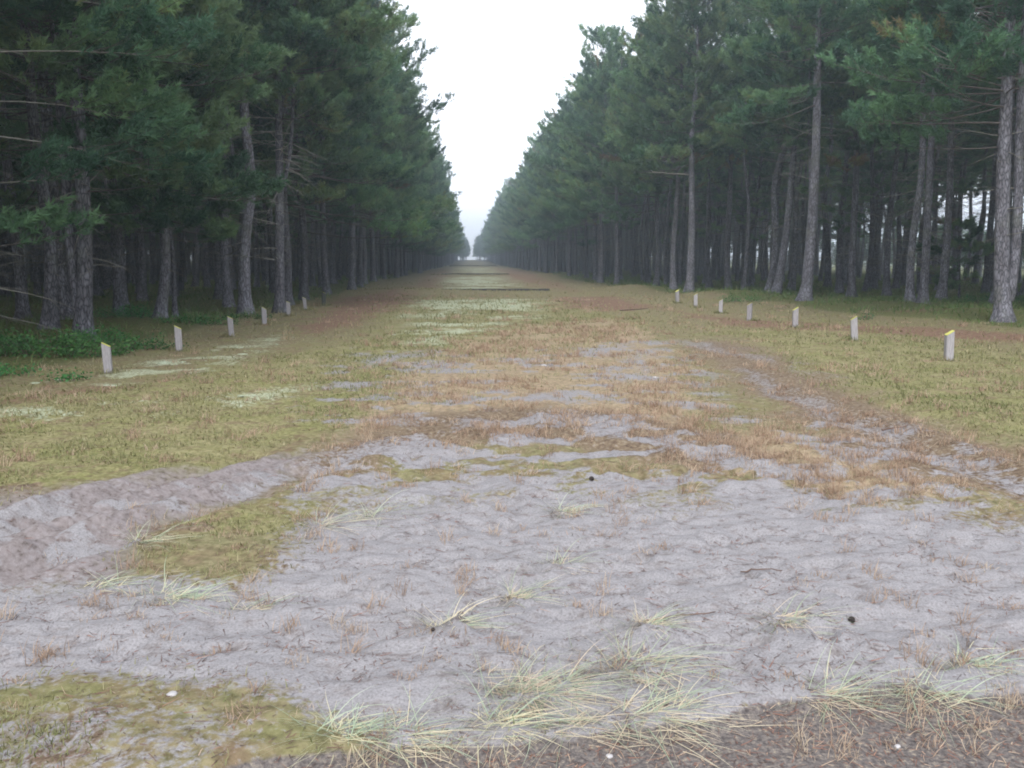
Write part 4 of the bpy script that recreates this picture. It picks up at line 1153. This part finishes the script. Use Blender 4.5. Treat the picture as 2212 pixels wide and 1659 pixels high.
lump("stone", 372, 1499, 0.022, M_STONE, "small white stone at the top edge of the mossy corner", "stone", 4, "white stones", 0.4)
lump("stone", 1175, 793, 0.050, M_STONE, "white stone in the orange grass at the middle of the clearing", "stone", 5, "white stones", 0.4)
lump("stone", 1416, 816, 0.042, M_STONE, "pale flat stone in the orange grass, right of the white stone", "stone", 6, "white stones", 0.35)
lump("stone", 1940, 1586, 0.012, M_STONE, "tiny white stone on the dark path below the brown dry clump", "stone", 7, "white stones", 0.5)
lump("stone", 1942 - 625, 1608, 0.014, M_STONE, "pale pebble on the dark path below the low marram tuft", "stone", 8, "white stones", 0.5)

def stick(u0, v0, u1, v1, r, label, seed, mat_=None):
    rng = np.random.RandomState(seed); p, q = unp(u0, v0), unp(u1, v1); t = np.linspace(0, 1, 9)
    x = p[0] + (q[0] - p[0]) * t; y = p[1] + (q[1] - p[1]) * t
    off = np.cumsum(rng.normal(size=9)) * r * 1.2; off -= np.linspace(off[0], off[-1], 9)
    z = np.full(9, height(x, y).max()) * 0.6 + height(x, y) * 0.4 + r * 0.7
    a = Acc(); c = np.array([x.mean(), y.mean(), z.mean()]); d = (q - p) / np.linalg.norm(q - p)
    pt = np.stack([x - d[1] * off, y + d[0] * off, z], -1) - c
    a.tube(pt, r * (1 - 0.5 * t), 7, wob=0.2, rng=rng)
    for k in (3, 6) if r > 0.012 else ():
        a.tube([pt[k], pt[k] + [0.05 * rng.normal(), 0.06, 0.03], pt[k] + [0.10 * rng.normal(), 0.12, 0.02]], [r * 0.5, r * 0.4, r * 0.2], 5)
    o = a.build("stick", mat_ or M_STICK); o.location = c
    tag(o, label, "stick", "fallen sticks")
stick(1905, 936, 1960, 930, 0.010, "dark stick lying across the wheel ruts on the right", 21)
stick(1600, 1238, 1690, 1228, 0.0045, "reddish twig on the right half of the open sand", 22)
stick(1390, 1352, 1545, 1330, 0.005, "brown twig right of the orange dry clump on the sand", 23)
stick(1340, 672, 1400, 668, 0.022, "dark branch lying on the red needles near the farthest post of the right row", 24)
stick(20, 560, 90, 715, 0.02, "thin dead bough lying at the left border, under the bare limbs", 25, M_TWIG)

# ------------------------------------------------------------------ the damp air
def haze():
    x0, x1, y0, y1, z0, z1 = -230, 230, -70, 520, -1.6, 22.0
    a = Acc()
    a.add([(x0, y0, z0), (x1, y0, z0), (x1, y1, z0), (x0, y1, z0), (x0, y0, z1), (x1, y0, z1), (x1, y1, z1), (x0, y1, z1)],
          [(0, 3, 2, 1), (4, 5, 6, 7), (0, 1, 5, 4), (1, 2, 6, 5), (2, 3, 7, 6), (3, 0, 4, 7)])
    m, n, l, b, out = new_mat("haze"); n.remove(b)
    v = n.new("ShaderNodeVolumePrincipled"); v.inputs["Color"].default_value = (0.78, 0.91, 1.0, 1); v.inputs["Anisotropy"].default_value = 0.45; v.inputs["Density"].default_value = HAZE_DENSITY
    l.new(v.outputs[0], out.inputs["Volume"])
    o = a.build("haze", m, smooth=False)
    tag(o, "thin pale mist filling the clearing and the forest", "haze", kind="stuff")
haze()
print("trees", NTREE[0], "mass", len(far_pts))
